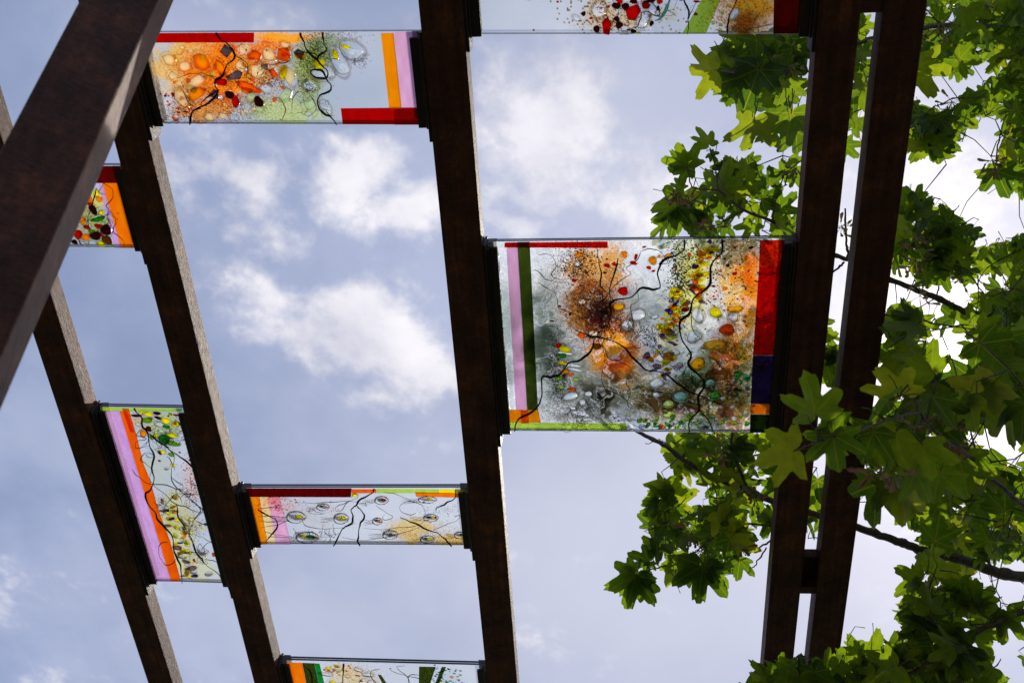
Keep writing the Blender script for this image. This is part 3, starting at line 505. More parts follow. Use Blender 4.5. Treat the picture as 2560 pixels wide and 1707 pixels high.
# --- upper left panel
p = Panel(1, 2, 79, 311, 700, (340, 40, 3.0154), 'glass panel crowded with orange shards, red strip at its lower right corner', tilt=((430, 311), (1045, 313)))
for poly, c, ly in ((((-60, 118), (890, 118), (890, 200), (-40, 202)), 'red', 0), (((1850, 128), (1945, 126), (2005, 692), (1912, 692)), 'yorange', 1), (((1948, 120), (2120, 118), (2180, 690), (2005, 692)), 'pink', 0), (((1545, 696), (2190, 690), (2200, 820), (1560, 820)), 'red', 0), (((1950, 698), (2190, 694), (2200, 816), (1952, 816)), 'red', 1)): p.bar(poly, c, layer=ly)
for w, c, a, g in (((420, 380, 430, 260), (.98, .62, .18), .85, .6), ((700, 400, 420, 240), OR, .85, .65), ((500, 690, 330, 120), (.9, .38, .08), .8, .7), ((1120, 155, 260, 60), OR, .9, .6), ((900, 240, 300, 60), OR, .7, .6), ((1290, 420, 160, 240), (.62, .72, .22), .8, .5), ((1150, 740, 340, 110), (.80, .88, .40), .9, .4), ((1400, 190, 200, 60), (.66, .74, .45), .7, .5), ((1380, 300, 140, 120), (.5, .58, .15), .6, .6), ((1700, 600, 300, 200), (.86, .91, .93), .6, 0), ((250, 300, 150, 140), (.96, .78, .4), .6, .5)): p.wash(*w, c, a, g)
for w, c, dn_, sz in (((700, 420, 460, 300), (.75, .25, .05), .30, 1), ((1360, 260, 130, 170), (.12, .12, .04), .35, 1), ((1270, 470, 100, 130), (.10, .09, .03), .3, 1), ((360, 730, 200, 110), (.12, .04, .03), .40, 1), ((330, 620, 130, 100), (.65, .03, .03), .12, 3), ((960, 480, 160, 100), DB, .3, 1), ((1660, 320, 70, 60), DB, .3, 1), ((1600, 150, 130, 40), (.4, .25, .15), .2, 1), ((1150, 720, 300, 110), (.55, .62, .2), .25, 1), ((700, 700, 250, 120), (.2, .08, .05), .22, 1)): p.speck(*w, c, dn_, sz)
for c, w in (([(606, 108), (615, 130), (640, 170), (700, 210), (745, 270), (745, 320), (690, 370), (665, 440), (610, 480), (602, 520), (625, 560), (590, 620), (520, 670), (450, 700), (420, 760), (415, 825)], 13), ([(622, 555), (560, 600), (510, 640), (490, 690), (450, 702)], 9), ([(1243, 108), (1250, 150), (1275, 200), (1290, 250), (1340, 300), (1400, 360), (1450, 420), (1440, 462), (1370, 462), (1320, 425), (1350, 400), (1410, 412), (1440, 470), (1475, 520), (1468, 560), (1400, 590), (1375, 630), (1390, 700), (1440, 740), (1490, 770), (1520, 825)], 12), ([(1415, 108), (1415, 150), (1422, 200), (1440, 255), (1385, 295), (1370, 330)], 11)): p.thread(c, w)
for c in ([(1050, 600), (1110, 640), (1130, 700), (1115, 770), (1085, 775)], [(1230, 560), (1190, 620), (1175, 715)], [(1310, 590), (1360, 660), (1350, 720), (1300, 755)], [(1405, 690), (1440, 710), (1460, 740), (1505, 752)], [(740, 300), (840, 345), (840, 450), (880, 480)], [(1060, 230), (1140, 280), (1170, 330), (1080, 355), (1000, 360), (940, 340)], [(320, 460), (440, 430), (520, 430), (600, 470)], [(340, 515), (400, 640), (460, 690)], [(1220, 260), (1310, 270), (1400, 300), (1470, 320), (1540, 320)]): p.thread(c, 5, wob=1.8)
p.fine_scribble(1310, 530, 60, 45, 20, 3); p.fine_scribble(960, 480, 120, 60, 18, 3); p.fine_scribble(740, 330, 60, 80, 10, 2.5); p.fine_scribble(1340, 290, 80, 110, 22, 2.5); p.fine_scribble(1350, 680, 90, 70, 8, 3); p.fine_scribble(700, 560, 90, 70, 12, 2.5); p.fine_scribble(700, 720, 80, 50, 8, 2.5)
for (x, y, a, b, c) in ((370, 380, 60, 48, 'peach'), (500, 345, 66, 75, 'yorange'), (632, 385, 40, 66, 'yorange'), (815, 255, 78, 58, 'peach'), (1000, 285, 62, 72, 'peach'), (460, 490, 112, 50, 'peach'), (350, 625, 60, 88, 'peach'), (455, 590, 96, 50, 'yorange'), (790, 380, 55, 62, 'peach'), (920, 420, 88, 76, 'peach'), (985, 545, 68, 38, 'pale'), (1150, 445, 64, 92, 'peach'), (1130, 590, 72, 45, 'pgreen'), (1112, 290, 60, 55, 'dorange'), (895, 300, 62, 40, 'dorange'), (1130, 225, 50, 30, 'peach'), (1040, 425, 38, 45, 'dorange'), (555, 765, 42, 46, 'peach'), (655, 750, 45, 34, 'peach'), (735, 760, 36, 42, 'pale'), (845, 535, 112, 34, 'dorange'), (875, 612, 46, 45, 'pgreen'), (1310, 670, 62, 45, 'pgreen'),
                        (680, 265, 52, 46, 'greyv'), (975, 385, 42, 30, 'greyv'), (1225, 290, 45, 55, 'greyv'), (750, 450, 78, 44, 'greyv'), (590, 595, 40, 45, 'greyv'), (250, 330, 60, 50, 'peach'), (280, 450, 50, 40, 'peach'), (930, 700, 40, 30, 'pgreen')): p.blob(x, y, a, b, c, p.rn.uniform(-.6, .6), 'shard')
for (x, y, a, b, c) in ((650, 497, 45, 30, 'red'), (752, 640, 34, 48, 'red'), (710, 592, 34, 34, 'maroon'), (928, 645, 38, 44, 'maroon'), (840, 695, 40, 46, 'white'), (1385, 365, 55, 42, 'yellow'), (1505, 293, 28, 38, 'yellow'), (1580, 230, 38, 20, 'yellow'), (1115, 425, 34, 56, 'yellow'), (1240, 300, 50, 22, 'amber'), (840, 560, 40, 26, 'yorange'), (283, 590, 16, 16, 'red'), (225, 600, 12, 10, 'dred'), (327, 725, 14, 10, 'red'), (835, 257, 9, 9, 'red'), (988, 257, 8, 8, 'red'), (440, 560, 26, 22, 'lime'), (575, 440, 16, 20, 'lime'), (410, 625, 12, 20, 'lime'), (380, 720, 18, 9, 'red')): p.blob(x, y, a, b, c, p.rn.uniform(-.3, .3), layer=1)
for (x, y, a, b, r_) in ((1620, 258, 105, 68, .3), (1530, 350, 60, 110, -.35), (1400, 430, 92, 58, 0), (1425, 690, 40, 60, -.5), (1310, 530, 58, 44, 0), (1300, 740, 30, 14, 0)): p.blob(x, y, a, b, 'pale', r_, name='glass_bubble')
for i in range(46):
    x = p.rn.uniform(240, 1180); p.blob(x, p.rn.uniform(220, 780 - max(0, x - 700) * .3), p.rn.uniform(14, 34), p.rn.uniform(12, 26), p.rn.choice(['peach', 'yorange', 'amber', 'peach', 'dorange', 'pale']), p.rn.uniform(-1, 1), 'shard')
for i in range(26):
    x = p.rn.uniform(300, 1150); y = p.rn.uniform(230, 700); a = p.rn.uniform(0, 6.28); p.thread([(x, y), (x + 45 * math.cos(a), y + 40 * math.sin(a)), (x + 90 * math.cos(a + .5), y + 75 * math.sin(a + .5))], 3, wob=2.5, name='stuff')
p.dots(380, 690, 180, 90, 26, ['red', 'dred', 'rorange'], 4, 9); p.finish()

# --- panel half hidden by the strut
p = Panel(0, 1, 412, 619, 260, (0, 300, 2.24), 'glass panel with orange strip and dark red pebbles, half hidden behind the strut', .002, tilt=((180, 618), (335, 620)))
for poly, c, ly in ((((100, 248), (700, 250), (712, 352), (100, 352)), 'dred', 0), (((575, 353), (720, 352), (790, 716), (680, 716)), 'orange', 0), (((553, 353), (574, 353), (680, 716), (645, 716)), 'lilac', 0)): p.bar(poly, c, layer=ly)
for w, c, a, g in (((520, 450, 60, 90), (.9, .75, .15), .8, .4), ((520, 600, 110, 110), (.6, .7, .2), .8, .4), ((330, 500, 150, 180), (.95, .6, .2), .7, .5)): p.wash(*w, c, a, g)
for (x, y, a, b, c) in ((460, 560, 22, 28, 'yorange'), (525, 500, 24, 30, 'maroon'), (595, 615, 34, 36, 'maroon'), (535, 648, 32, 30, 'maroon'), (600, 672, 32, 26, 'brown'), (437, 640, 24, 34, 'red'), (490, 598, 22, 14, 'red'), (555, 595, 26, 18, 'red'), (480, 655, 26, 24, 'orange'), (573, 690, 26, 22, 'yellow'), (550, 555, 40, 16, 'green'), (515, 620, 20, 14, 'bgreen'), (525, 690, 28, 22, 'pale'), (410, 680, 14, 10, 'maroon'), (558, 440, 18, 20, 'yorange'), (540, 410, 16, 24, 'yellow'), (505, 440, 18, 22, 'orange'), (570, 520, 18, 14, 'yellow'), (630, 700, 14, 10, 'lime'), (505, 470, 18, 12, 'red'), (470, 690, 24, 16, 'pale'), (570, 640, 16, 14, 'red'), (600, 570, 16, 12, 'lime')): p.blob(x, y, a, b, c, p.rn.uniform(-.4, .4), layer=p.rn.choice((0, 1)))
for i in range(30): p.blob(p.rn.uniform(180, 430), p.rn.uniform(400, 700), p.rn.uniform(12, 30), p.rn.uniform(10, 26), p.rn.choice(['red', 'yellow', 'orange', 'green', 'maroon', 'pale']), p.rn.uniform(-1, 1))
for c, w in (([(560, 335), (585, 350), (638, 385), (632, 440), (600, 480), (640, 520), (655, 570), (640, 620), (690, 660), (705, 700)], 4), ([(440, 655), (470, 700)], 5), ([(545, 380), (530, 450), (500, 540), (510, 620)], 6), ([(590, 350), (560, 400), (600, 410)], 3), ([(610, 480), (615, 560), (640, 600), (625, 650)], 3), ([(655, 520), (675, 515), (668, 522)], 2)): p.thread(c, w, wob=1)
p.fine_scribble(515, 560, 60, 90, 26, 2.2); p.fine_scribble(615, 545, 20, 30, 10, 1.6); p.finish()

# --- tall panel at lower left
p = Panel(0, 1, 1016, 1452, 400, (200, 980, 3.0154), 'tall glass panel with a lilac band and an orange band down its left side', tilt=((420, 1455), (565, 1460)))
for poly, c, ly in ((((120, 106), (770, 110), (765, 141), (150, 139)), 'lime', 0), (((120, 143), (300, 143), (688, 1422), (560, 1422)), 'lilac', 0), (((302, 143), (372, 143), (430, 330), (480, 540), (530, 660), (590, 880), (680, 1120), (762, 1422), (690, 1422)), 'dorange', 0), (((322, 108), (372, 108), (420, 290), (385, 292)), 'orange', 1)): p.bar(poly, c, layer=ly)
for w, c, a, g in (((600, 230, 180, 130), (.75, .82, .35), .7, .5), ((640, 350, 90, 70), (.15, .45, .12), .7, .5), ((440, 220, 60, 50), (.95, .7, .45), .6, .6), ((600, 560, 150, 150), (.88, .90, .66), .6, .4), ((850, 680, 90, 200), (.95, .66, .50), .55, .7), ((700, 900, 130, 180), (.86, .82, .42), .8, .5), ((760, 1150, 120, 260), (.88, .82, .40), .8, .5), ((930, 1330, 140, 120), (.90, .86, .55), .7, .5)): p.wash(*w, c, a, g)
for w, c, dn_, sz in (((850, 650, 90, 190), (.9, .12, .05), .10, 2), ((650, 340, 120, 90), (.05, .12, .04), .25, 1), ((640, 850, 80, 90), DB, .2, 1), ((850, 1080, 80, 200), DB, .15, 1), ((440, 200, 60, 60), (.8, .4, .15), .25, 1)): p.speck(*w, c, dn_, sz)
for c, w in (([(405, 70), (415, 110), (432, 140), (470, 180), (480, 250), (520, 300), (530, 390), (565, 460), (550, 560), (565, 650), (540, 720), (500, 760), (520, 830), (575, 900), (600, 960), (680, 1040), (710, 1110), (715, 1190), (755, 1270), (770, 1340), (775, 1430)], 11), ([(520, 300), (600, 360), (680, 420), (750, 470), (820, 520), (855, 565)], 9), ([(655, 390), (715, 470), (700, 570), (695, 640), (745, 720), (800, 760), (870, 820), (915, 880), (860, 960), (830, 1060), (870, 1150), (900, 1230), (960, 1290), (1060, 1370), (1070, 1415)], 6), ([(735, 840), (750, 930), (800, 1010), (845, 1090), (880, 1190), (950, 1280)], 8)): p.thread(c, w)
for c in ([(400, 575), (450, 630), (530, 680), (640, 685), (740, 720), (850, 760), (912, 757)], [(560, 690), (650, 760), (720, 830), (800, 850), (880, 890), (950, 895)], [(920, 1180), (960, 1130), (1010, 1115)], [(880, 960), (930, 980), (990, 990)]): p.thread(c, 6, M_gold)
for c in ([(670, 1115), (610, 1135), (600, 1200), (640, 1280), (680, 1290), (740, 1240)], [(780, 830), (740, 760), (680, 800), (640, 880), (630, 930)], [(480, 260), (435, 310), (500, 340), (430, 370), (430, 410), (500, 400)], [(500, 440), (465, 500), (520, 540), (560, 580)], [(550, 580), (530, 640), (560, 680)], [(900, 1260), (980, 1250), (1045, 1275)], [(860, 960), (930, 880), (900, 850), (800, 770)], [(700, 640), (780, 690), (760, 740)], [(720, 190), (780, 270), (740, 300)], [(1000, 1120), (940, 1090), (870, 1060)], [(660, 470), (700, 520), (720, 580)]): p.thread(c, 5, wob=2)
p.fine_scribble(620, 360, 70, 50, 18, 3.5); p.fine_scribble(820, 740, 70, 80, 22, 3); p.fine_scribble(830, 1010, 40, 60, 16, 3.5); p.fine_scribble(540, 300, 60, 80, 10, 3); p.fine_scribble(920, 1220, 60, 60, 14, 3.5); p.fine_scribble(640, 850, 50, 40, 12, 3); p.fine_scribble(740, 300, 60, 90, 10, 2.5)
for (x, y, a, b, c) in ((515, 160, 42, 22, 'yellow'), (460, 150, 20, 12, 'yellow'), (480, 305, 28, 32, 'yorange'), (650, 210, 36, 34, 'yellow'), (695, 320, 46, 24, 'yellow'), (615, 450, 32, 20, 'yellow'), (575, 320, 24, 16, 'yellow'), (700, 548, 20, 18, 'yellow'), (725, 235, 42, 24, 'yellow'), (510, 205, 40, 30, 'bgreen'), (705, 382, 52, 26, 'bgreen'), (640, 350, 50, 44, 'green'), (545, 340, 22, 22, 'bgreen'), (690, 470, 28, 18, 'bgreen'), (685, 160, 18, 12, 'bgreen'), (952, 990, 18, 14, 'emerald'), (655, 255, 28, 20, 'emerald'), (430, 172, 40, 15, 'maroon'), (580, 158, 34, 15, 'maroon'), (590, 188, 30, 14, 'maroon'), (722, 230, 18, 20, 'brown'), (603, 455, 18, 18, 'maroon'), (523, 270, 24, 24, 'dred'), (726, 168, 20, 12, 'red'), (538, 195, 18, 8, 'red'), (602, 512, 12, 11, 'red'), (832, 512, 14, 11, 'red'), (790, 353, 14, 8, 'red'), (860, 1265, 12, 16, 'red'), (752, 453, 9, 10, 'red'), (670, 175, 9, 10, 'red'),
                        (600, 240, 42, 28, 'pale'), (530, 470, 28, 26, 'pale'), (440, 240, 22, 18, 'pale'), (615, 292, 24, 16, 'pale'), (660, 885, 20, 14, 'violet'), (695, 948, 26, 15, 'violet'), (758, 1130, 22, 11, 'violet'), (805, 1208, 26, 13, 'violet'), (868, 1378, 28, 18, 'violet'), (660, 1005, 36, 14, 'mauve'), (840, 1325, 46, 24, 'mauve'), (735, 1170, 40, 22, 'mauve'), (800, 1275, 30, 20, 'mauve'), (620, 820, 14, 26, 'mauve'), (625, 890, 24, 14, 'mauve'), (1012, 1218, 18, 20, 'dorange'), (1030, 1222, 12, 16, 'emerald'), (905, 1000, 12, 9, 'amber'), (930, 1025, 16, 10, 'yellow'), (1000, 1130, 14, 10, 'yellow')): p.blob(x, y, a, b, c, p.rn.uniform(-.3, .3), layer=p.rn.choice((0, 1)))
for i in range(52):
    y = p.rn.uniform(790, 1400); x = 640 + (y - 800) * .26 + p.rn.uniform(-10, 90); p.blob(x, y, p.rn.uniform(14, 32), p.rn.uniform(9, 20), p.rn.choice(['yellow', 'yellow', 'yellow', 'yorange', 'pale', 'lime', 'pale']), p.rn.uniform(-1, 1), name='glass_chip' if i % 3 else 'glass_bubble')
for (x, y, a, b, c) in ((925, 1205, 36, 32, 'white'), (785, 975, 22, 50, 'peach'), (970, 1370, 30, 20, 'pale'), (655, 575, 22, 12, 'white')): p.blob(x, y, a, b, c, -.4, name='glass_bubble')
p.dots(850, 640, 80, 160, 40, ['red', 'dred', 'rorange'], 4, 8); p.finish()

# --- wide low panel with eye shapes
p = Panel(1, 2, 1219, 1361, 900, (580, 1180, 2.975), 'low wide glass panel with eye shaped beads and a dark red strip along its top', tilt=((640, 1361), (1170, 1364)))
for poly, c, ly in ((((100, 118), (890, 116), (885, 182), (120, 180)), 'dred', 0), (((890, 125), (1075, 125), (1075, 150), (890, 153)), 'dorange', 0), (((1077, 122), (1540, 125), (1540, 150), (1077, 150)), 'lime', 0), (((1542, 126), (1780, 128), (1780, 150), (1542, 151)), 'yellow', 0), (((1365, 140), (1770, 150), (1770, 180), (1370, 170)), 'orange', 1),
                (((120, 183), (205, 183), (266, 532), (190, 532)), 'yorange', 0), (((207, 183), (270, 183), (328, 532), (268, 532)), 'peach', 0), (((272, 183), (357, 183), (440, 532), (330, 532)), 'pink', 0)): p.bar(poly, c, layer=ly)
for w, c, a, g in (((330, 240, 200, 90), (.95, .6, .45), .55, .8), ((1340, 410, 190, 70), (.90, .68, .30), .8, .7), ((1640, 500, 150, 60), (.85, .6, .2), .85, .7), ((1340, 500, 110, 50), (.85, .62, .2), .7, .6), ((620, 330, 350, 130), (.94, .86, .74), .4, .7)): p.wash(*w, c, a, g)
for w, c, dn_, sz in (((300, 240, 170, 80), (.85, .08, .05), .14, 2), ((600, 300, 380, 130), (.9, .5, .3), .05, 1), ((1600, 270, 150, 50), (.15, .17, .15), .14, 1), ((1400, 440, 260, 90), (.55, .33, .08), .25, 1), ((1650, 500, 150, 60), (.5, .3, .06), .3, 1)): p.speck(*w, c, dn_, sz)
for c, w in (([(1062, 90), (1055, 125), (1040, 150), (960, 190), (930, 230), (890, 270), (905, 320), (890, 370), (825, 410), (800, 460), (758, 540)], 11), ([(930, 230), (960, 270), (990, 310), (965, 360), (950, 400), (945, 460), (940, 500), (957, 545)], 10), ([(1665, 100), (1660, 180), (1600, 215), (1560, 240), (1530, 250), (1518, 275)], 9), ([(1255, 322), (1300, 345), (1380, 375), (1450, 415), (1530, 440), (1580, 480), (1620, 520), (1640, 556)], 9), ([(195, 265), (270, 310), (330, 340), (340, 400), (300, 450), (255, 505)], 9)): p.thread(c, w)
eyes = ((480, 325, 62, 38, ('yellow', 'pale')), (815, 335, 48, 34, ('yellow', 'yellow')), (1115, 200, 44, 26, ('red', 'teal')), (680, 250, 40, 22, ('pink', 'emerald')), (565, 475, 74, 36, ('emerald', 'yellow')), (1085, 355, 32, 22, ('orange', 'olive')), (1180, 455, 50, 28, ('pale', 'pale')), (1455, 490, 46, 24, ('yellow', 'emerald')), (1480, 330, 48, 24, ('yellow', 'violet')), (1455, 195, 60, 22, ('yellow', 'pale')), (1695, 458, 34, 22, ('emerald', 'pink')))
for (x, y, a, b, cs) in eyes:
    p.blob(x, y, a, b, 'white', .15, name='glass_bubble', h=.004); p.blob(x + a * .3, y, a * .45, b * .6, cs[0], .2, layer=1); p.blob(x - a * .35, y - 2, a * .38, b * .5, cs[1], .1, layer=1)
    for k in range(3): p.thread([(x + a * math.cos(t_ * .7 + k) * (1.05 + .06 * k), y + b * math.sin(t_ * .7 + k) * (1.08 + .08 * k)) for t_ in range(8)], 3.2, M_fine, wob=.6)
    sgn = 1 if x < 800 else .6
    for k in range(4): p.thread([(x - a * .9, y + (k - 1.5) * 8), (x - a * 2.0, y + 14 * sgn + (k - 1.5) * 9), (x - a * 3.2, y + 8 + (k - 1.5) * 14)], 2.6, wob=.8, name='stuff')
p.blob(1430, 215, 11, 7, 'red', layer=1); p.blob(1516, 330, 9, 10, 'red', layer=1); p.blob(1455, 355, 14, 5, 'red'); p.blob(622, 478, 18, 12, 'dorange', layer=1); p.blob(915, 165, 24, 18, 'yellow', layer=1)
for c in ([(500, 210), (600, 220), (700, 213), (860, 205), (960, 210)], [(520, 330), (560, 390), (700, 410), (850, 395), (920, 365)], [(200, 320), (300, 315), (420, 330)], [(1075, 235), (1150, 290), (1200, 320), (1150, 345), (1120, 325), (1140, 305)], [(980, 400), (1100, 415), (1250, 400), (1380, 385), (1440, 330), (1420, 240), (1330, 205), (1260, 230), (1260, 280), (1330, 305), (1375, 290)], [(1130, 140), (1200, 145), (1290, 180), (1380, 215)], [(1500, 415), (1620, 370), (1690, 335), (1690, 310), (1650, 320)], [(820, 470), (960, 495), (1100, 480), (1230, 450), (1400, 400)]): p.thread(c, 4, M_gold, wob=1)
for c in ([(885, 195), (830, 225), (780, 245), (780, 275), (820, 272), (860, 215), (930, 185), (940, 155), (905, 155), (890, 180)], [(690, 295), (640, 285), (590, 260), (580, 290), (640, 300), (690, 295)], [(215, 400), (340, 380), (430, 345)], [(240, 430), (350, 455), (450, 465)], [(260, 470), (400, 470), (460, 490)], [(930, 210), (1000, 240), (990, 215), (950, 225)], [(200, 260), (300, 250), (420, 270)], [(210, 350), (330, 360), (440, 340)]): p.thread(c, 4, wob=1)
p.fine_scribble(725, 455, 45, 35, 16, 3); p.fine_scribble(640, 440, 70, 20, 10, 3); p.fine_scribble(460, 460, 40, 25, 10, 3); p.fine_scribble(1180, 450, 40, 20, 10, 3)
p.dots(340, 235, 150, 50, 26, ['red', 'dred'], 4, 9); p.dots(740, 250, 60, 60, 8, ['red', 'rorange'], 4, 7); p.finish()

# --- panel cut by the bottom of the picture
p = Panel(1, 2, 1656, None, 960, (580, 1180, 2.975), 'glass panel with orange and green bands, cut off by the bottom edge', .002, Yr=.36, tilt=((715, 1650), (1215, 1663)))
for poly, c in ((((400, 1412), (522, 1414), (600, 1800), (480, 1800)), 'orange'), (((524, 1414), (612, 1418), (700, 1800), (602, 1800)), 'olive'), (((614, 1418), (652, 1420), (745, 1800), (702, 1800)), 'emerald'), (((1392, 1442), (1516, 1444), (1450, 1640), (1390, 1560)), 'olive'), (((1560, 1444), (1592, 1444), (1520, 1620), (1490, 1620)), 'olive'), (((1085, 1500), (1110, 1505), (1200, 1640), (1160, 1640)), 'olive')): p.bar(poly, c)
for w, c, a, g in (((820, 1520, 170, 110), (.95, .80, .5), .7, .7), ((1000, 1560, 120, 70), (.92, .72, .4), .6, .7), ((1600, 1530, 130, 80), (.70, .86, .84), .6, .3)): p.wash(*w, c, a, g)
p.speck(850, 1520, 220, 120, (.6, .35, .12), .18, 1); p.speck(1500, 1500, 60, 80, (.3, .1, .4), .2, 2)
for (x, y, a, b, c) in ((715, 1455, 24, 14, 'yellow'), (780, 1440, 24, 14, 'yellow'), (745, 1560, 26, 18, 'yellow'), (700, 1500, 50, 20, 'white'), (790, 1475, 20, 14, 'pale'), (940, 1465, 34, 26, 'white'), (1012, 1500, 46, 30, 'white'), (1040, 1558, 40, 24, 'white'), (935, 1511, 22, 7, 'red'), (860, 1515, 26, 16, 'peach'), (880, 1455, 8, 6, 'red'), (850, 1475, 8, 9, 'red'), (1178, 1458, 8, 6, 'red'), (905, 1540, 12, 9, 'yellow'), (960, 1550, 14, 9, 'dred'), (1635, 1520, 16, 12, 'yorange'), (1695, 1506, 11, 8, 'yellow'), (1555, 1550, 22, 9, 'yellow')): p.blob(x, y, a, b, c, .2)
for i in range(60): p.blob(p.rn.uniform(1500, 1730), p.rn.uniform(1455, 1640), p.rn.uniform(6, 15), p.rn.uniform(5, 9), p.rn.choice(['teal', 'pink', 'violet', 'maroon', 'teal', 'mauve', 'green']), p.rn.uniform(-1, 1))
p.dots(780, 1470, 110, 40, 22, ['yellow', 'amber', 'yorange'], 7, 16); p.dots(850, 1600, 200, 60, 20, ['yellow', 'red', 'pale'], 7, 20)
for c, w in (([(833, 1395), (833, 1450), (828, 1510), (835, 1640)], 10), ([(540, 1420), (590, 1480), (598, 1530), (580, 1600)], 8), ([(1105, 1448), (1040, 1465), (1040, 1510), (1075, 1560), (1120, 1640)], 6), ([(945, 1568), (960, 1530), (1010, 1515)], 5)): p.thread(c, w)
for c in ([(1180, 1458), (1260, 1490), (1350, 1510), (1450, 1540), (1480, 1600)], [(1290, 1425), (1225, 1437), (1300, 1500), (1330, 1570)], [(1315, 1560), (1320, 1500), (1400, 1490)]): p.thread(c, 5, M_gold)
p.finish()

# --- panel cut by the top of the picture
p = Panel(2, 3, None, 86, 1600, (1040, 0, 2.352), 'glass panel with red shards and a lime diagonal, cut off by the top edge', .002, Yr=.42, tilt=((1205, 87), (1990, 86)))
for poly, c in ((((1566, 197), (1705, 197), (1860, -160), (1770, -160)), 'lime'), (((2108, -200), (2290, -200), (2290, 200), (2100, 200)), 'dred')): p.bar(poly, c)
for w, c, a, g in (((1180, 100, 230, 130), (.85, .62, .35), .7, .6), ((1950, 60, 180, 160), (.95, .42, .02), 1., .25), ((1960, 130, 120, 70), (.35, .20, .04), .8, .5), ((1900, -120, 200, 120), (.9, .5, .1), .9, .6), ((1500, 90, 90, 80), (.9, .85, .6), .5, .7)): p.wash(*w, c, a, g)
for w, c, dn_, sz in (((1180, 90, 260, 140), (.35, .2, .06), .22, 2), ((1200, 100, 150, 120), (.25, .12, .04), .25, 1), ((1900, 60, 190, 150), (.45, .2, .04), .35, 1), ((1480, 100, 160, 100), (.8, .4, .15), .05, 2)): p.speck(*w, c, dn_, sz)
for (x, y, a, b, c) in ((1283, 78, 54, 58, 'red'), (1124, 155, 32, 50, 'red'), (1195, 4, 26, 16, 'red'), (1350, 30, 24, 28, 'red'), (1180, 112, 20, 16, 'maroon'), (1195, 148, 26, 20, 'maroon'), (1062, 172, 22, 22, 'maroon'), (985, 82, 13, 16, 'maroon'), (1278, 184, 18, 14, 'maroon'), (1385, 138, 14, 16, 'maroon'), (1178, 35, 26, 22, 'maroon'), (1232, 40, 26, 22, 'maroon'), (1280, 10, 26, 14, 'maroon'), (1380, 4, 30, 14, 'maroon'), (1423, 50, 11, 16, 'maroon'), (1250, 176, 10, 7, 'red'), (1030, 108, 12, 8, 'red'), (1132, 40, 10, 9, 'red'), (833, 12, 9, 7, 'red'), (1645, 84, 14, 9, 'red'), (1590, 130, 6, 6, 'red'), (1432, 10, 18, 18, 'rorange'), (1088, 50, 12, 7, 'dorange'), (692, 178, 6, 7, 'rorange'), (1650, 10, 20, 8, 'red')): p.blob(x, y, a, b, c, p.rn.uniform(-.3, .3), 'shard' if a > 30 else 'round')
for (x, y, a, b, c) in ((1075, 62, 46, 48, 'white'), (1335, 125, 36, 52, 'pale'), (940, 105, 26, 16, 'white'), (1230, 172, 26, 20, 'white'), (1875, 85, 26, 40, 'white'), (1390, 60, 34, 26, 'white')): p.blob(x, y, a, b, c, .5, name='glass_bubble')
for (x, y) in ((1800, 75), (1790, 148), (1748, 135), (1790, 182), (1840, 35), (1310, 195), (1950, 30), (1990, 95), (1905, 60), (1850, 120)): p.blob(x, y, 13, 9, 'lime', .3)
for c, w in (([(1555, -60), (1575, 0), (1600, 60), (1600, 120), (1595, 205)], 8), ([(1660, -10), (1625, 50), (1603, 110)], 5), ([(1890, -30), (1880, 10), (1845, 80), (1832, 140), (1830, 205)], 8), ([(1232, 172), (1300, 152), (1318, 110), (1330, 70), (1370, 70), (1420, 95), (1432, 70), (1380, 10), (1325, 25)], 6)): p.thread(c, w)
p.thread([(1490, 0), (1450, 90), (1405, 120)], 14, gmat('teal')); p.thread([(1535, 0), (1515, 50), (1480, 60), (1520, 80), (1480, 90), (1420, 95)], 3, M_gold)
for i in range(30): p.blob(p.rn.uniform(500, 2080), p.rn.uniform(-300, -20), p.rn.uniform(12, 45), p.rn.uniform(12, 35), p.rn.choice(['red', 'yorange', 'pale', 'maroon', 'lime']), p.rn.uniform(-1, 1))
p.fine_scribble(1180, 60, 120, 80, 12, 2.5); p.finish()

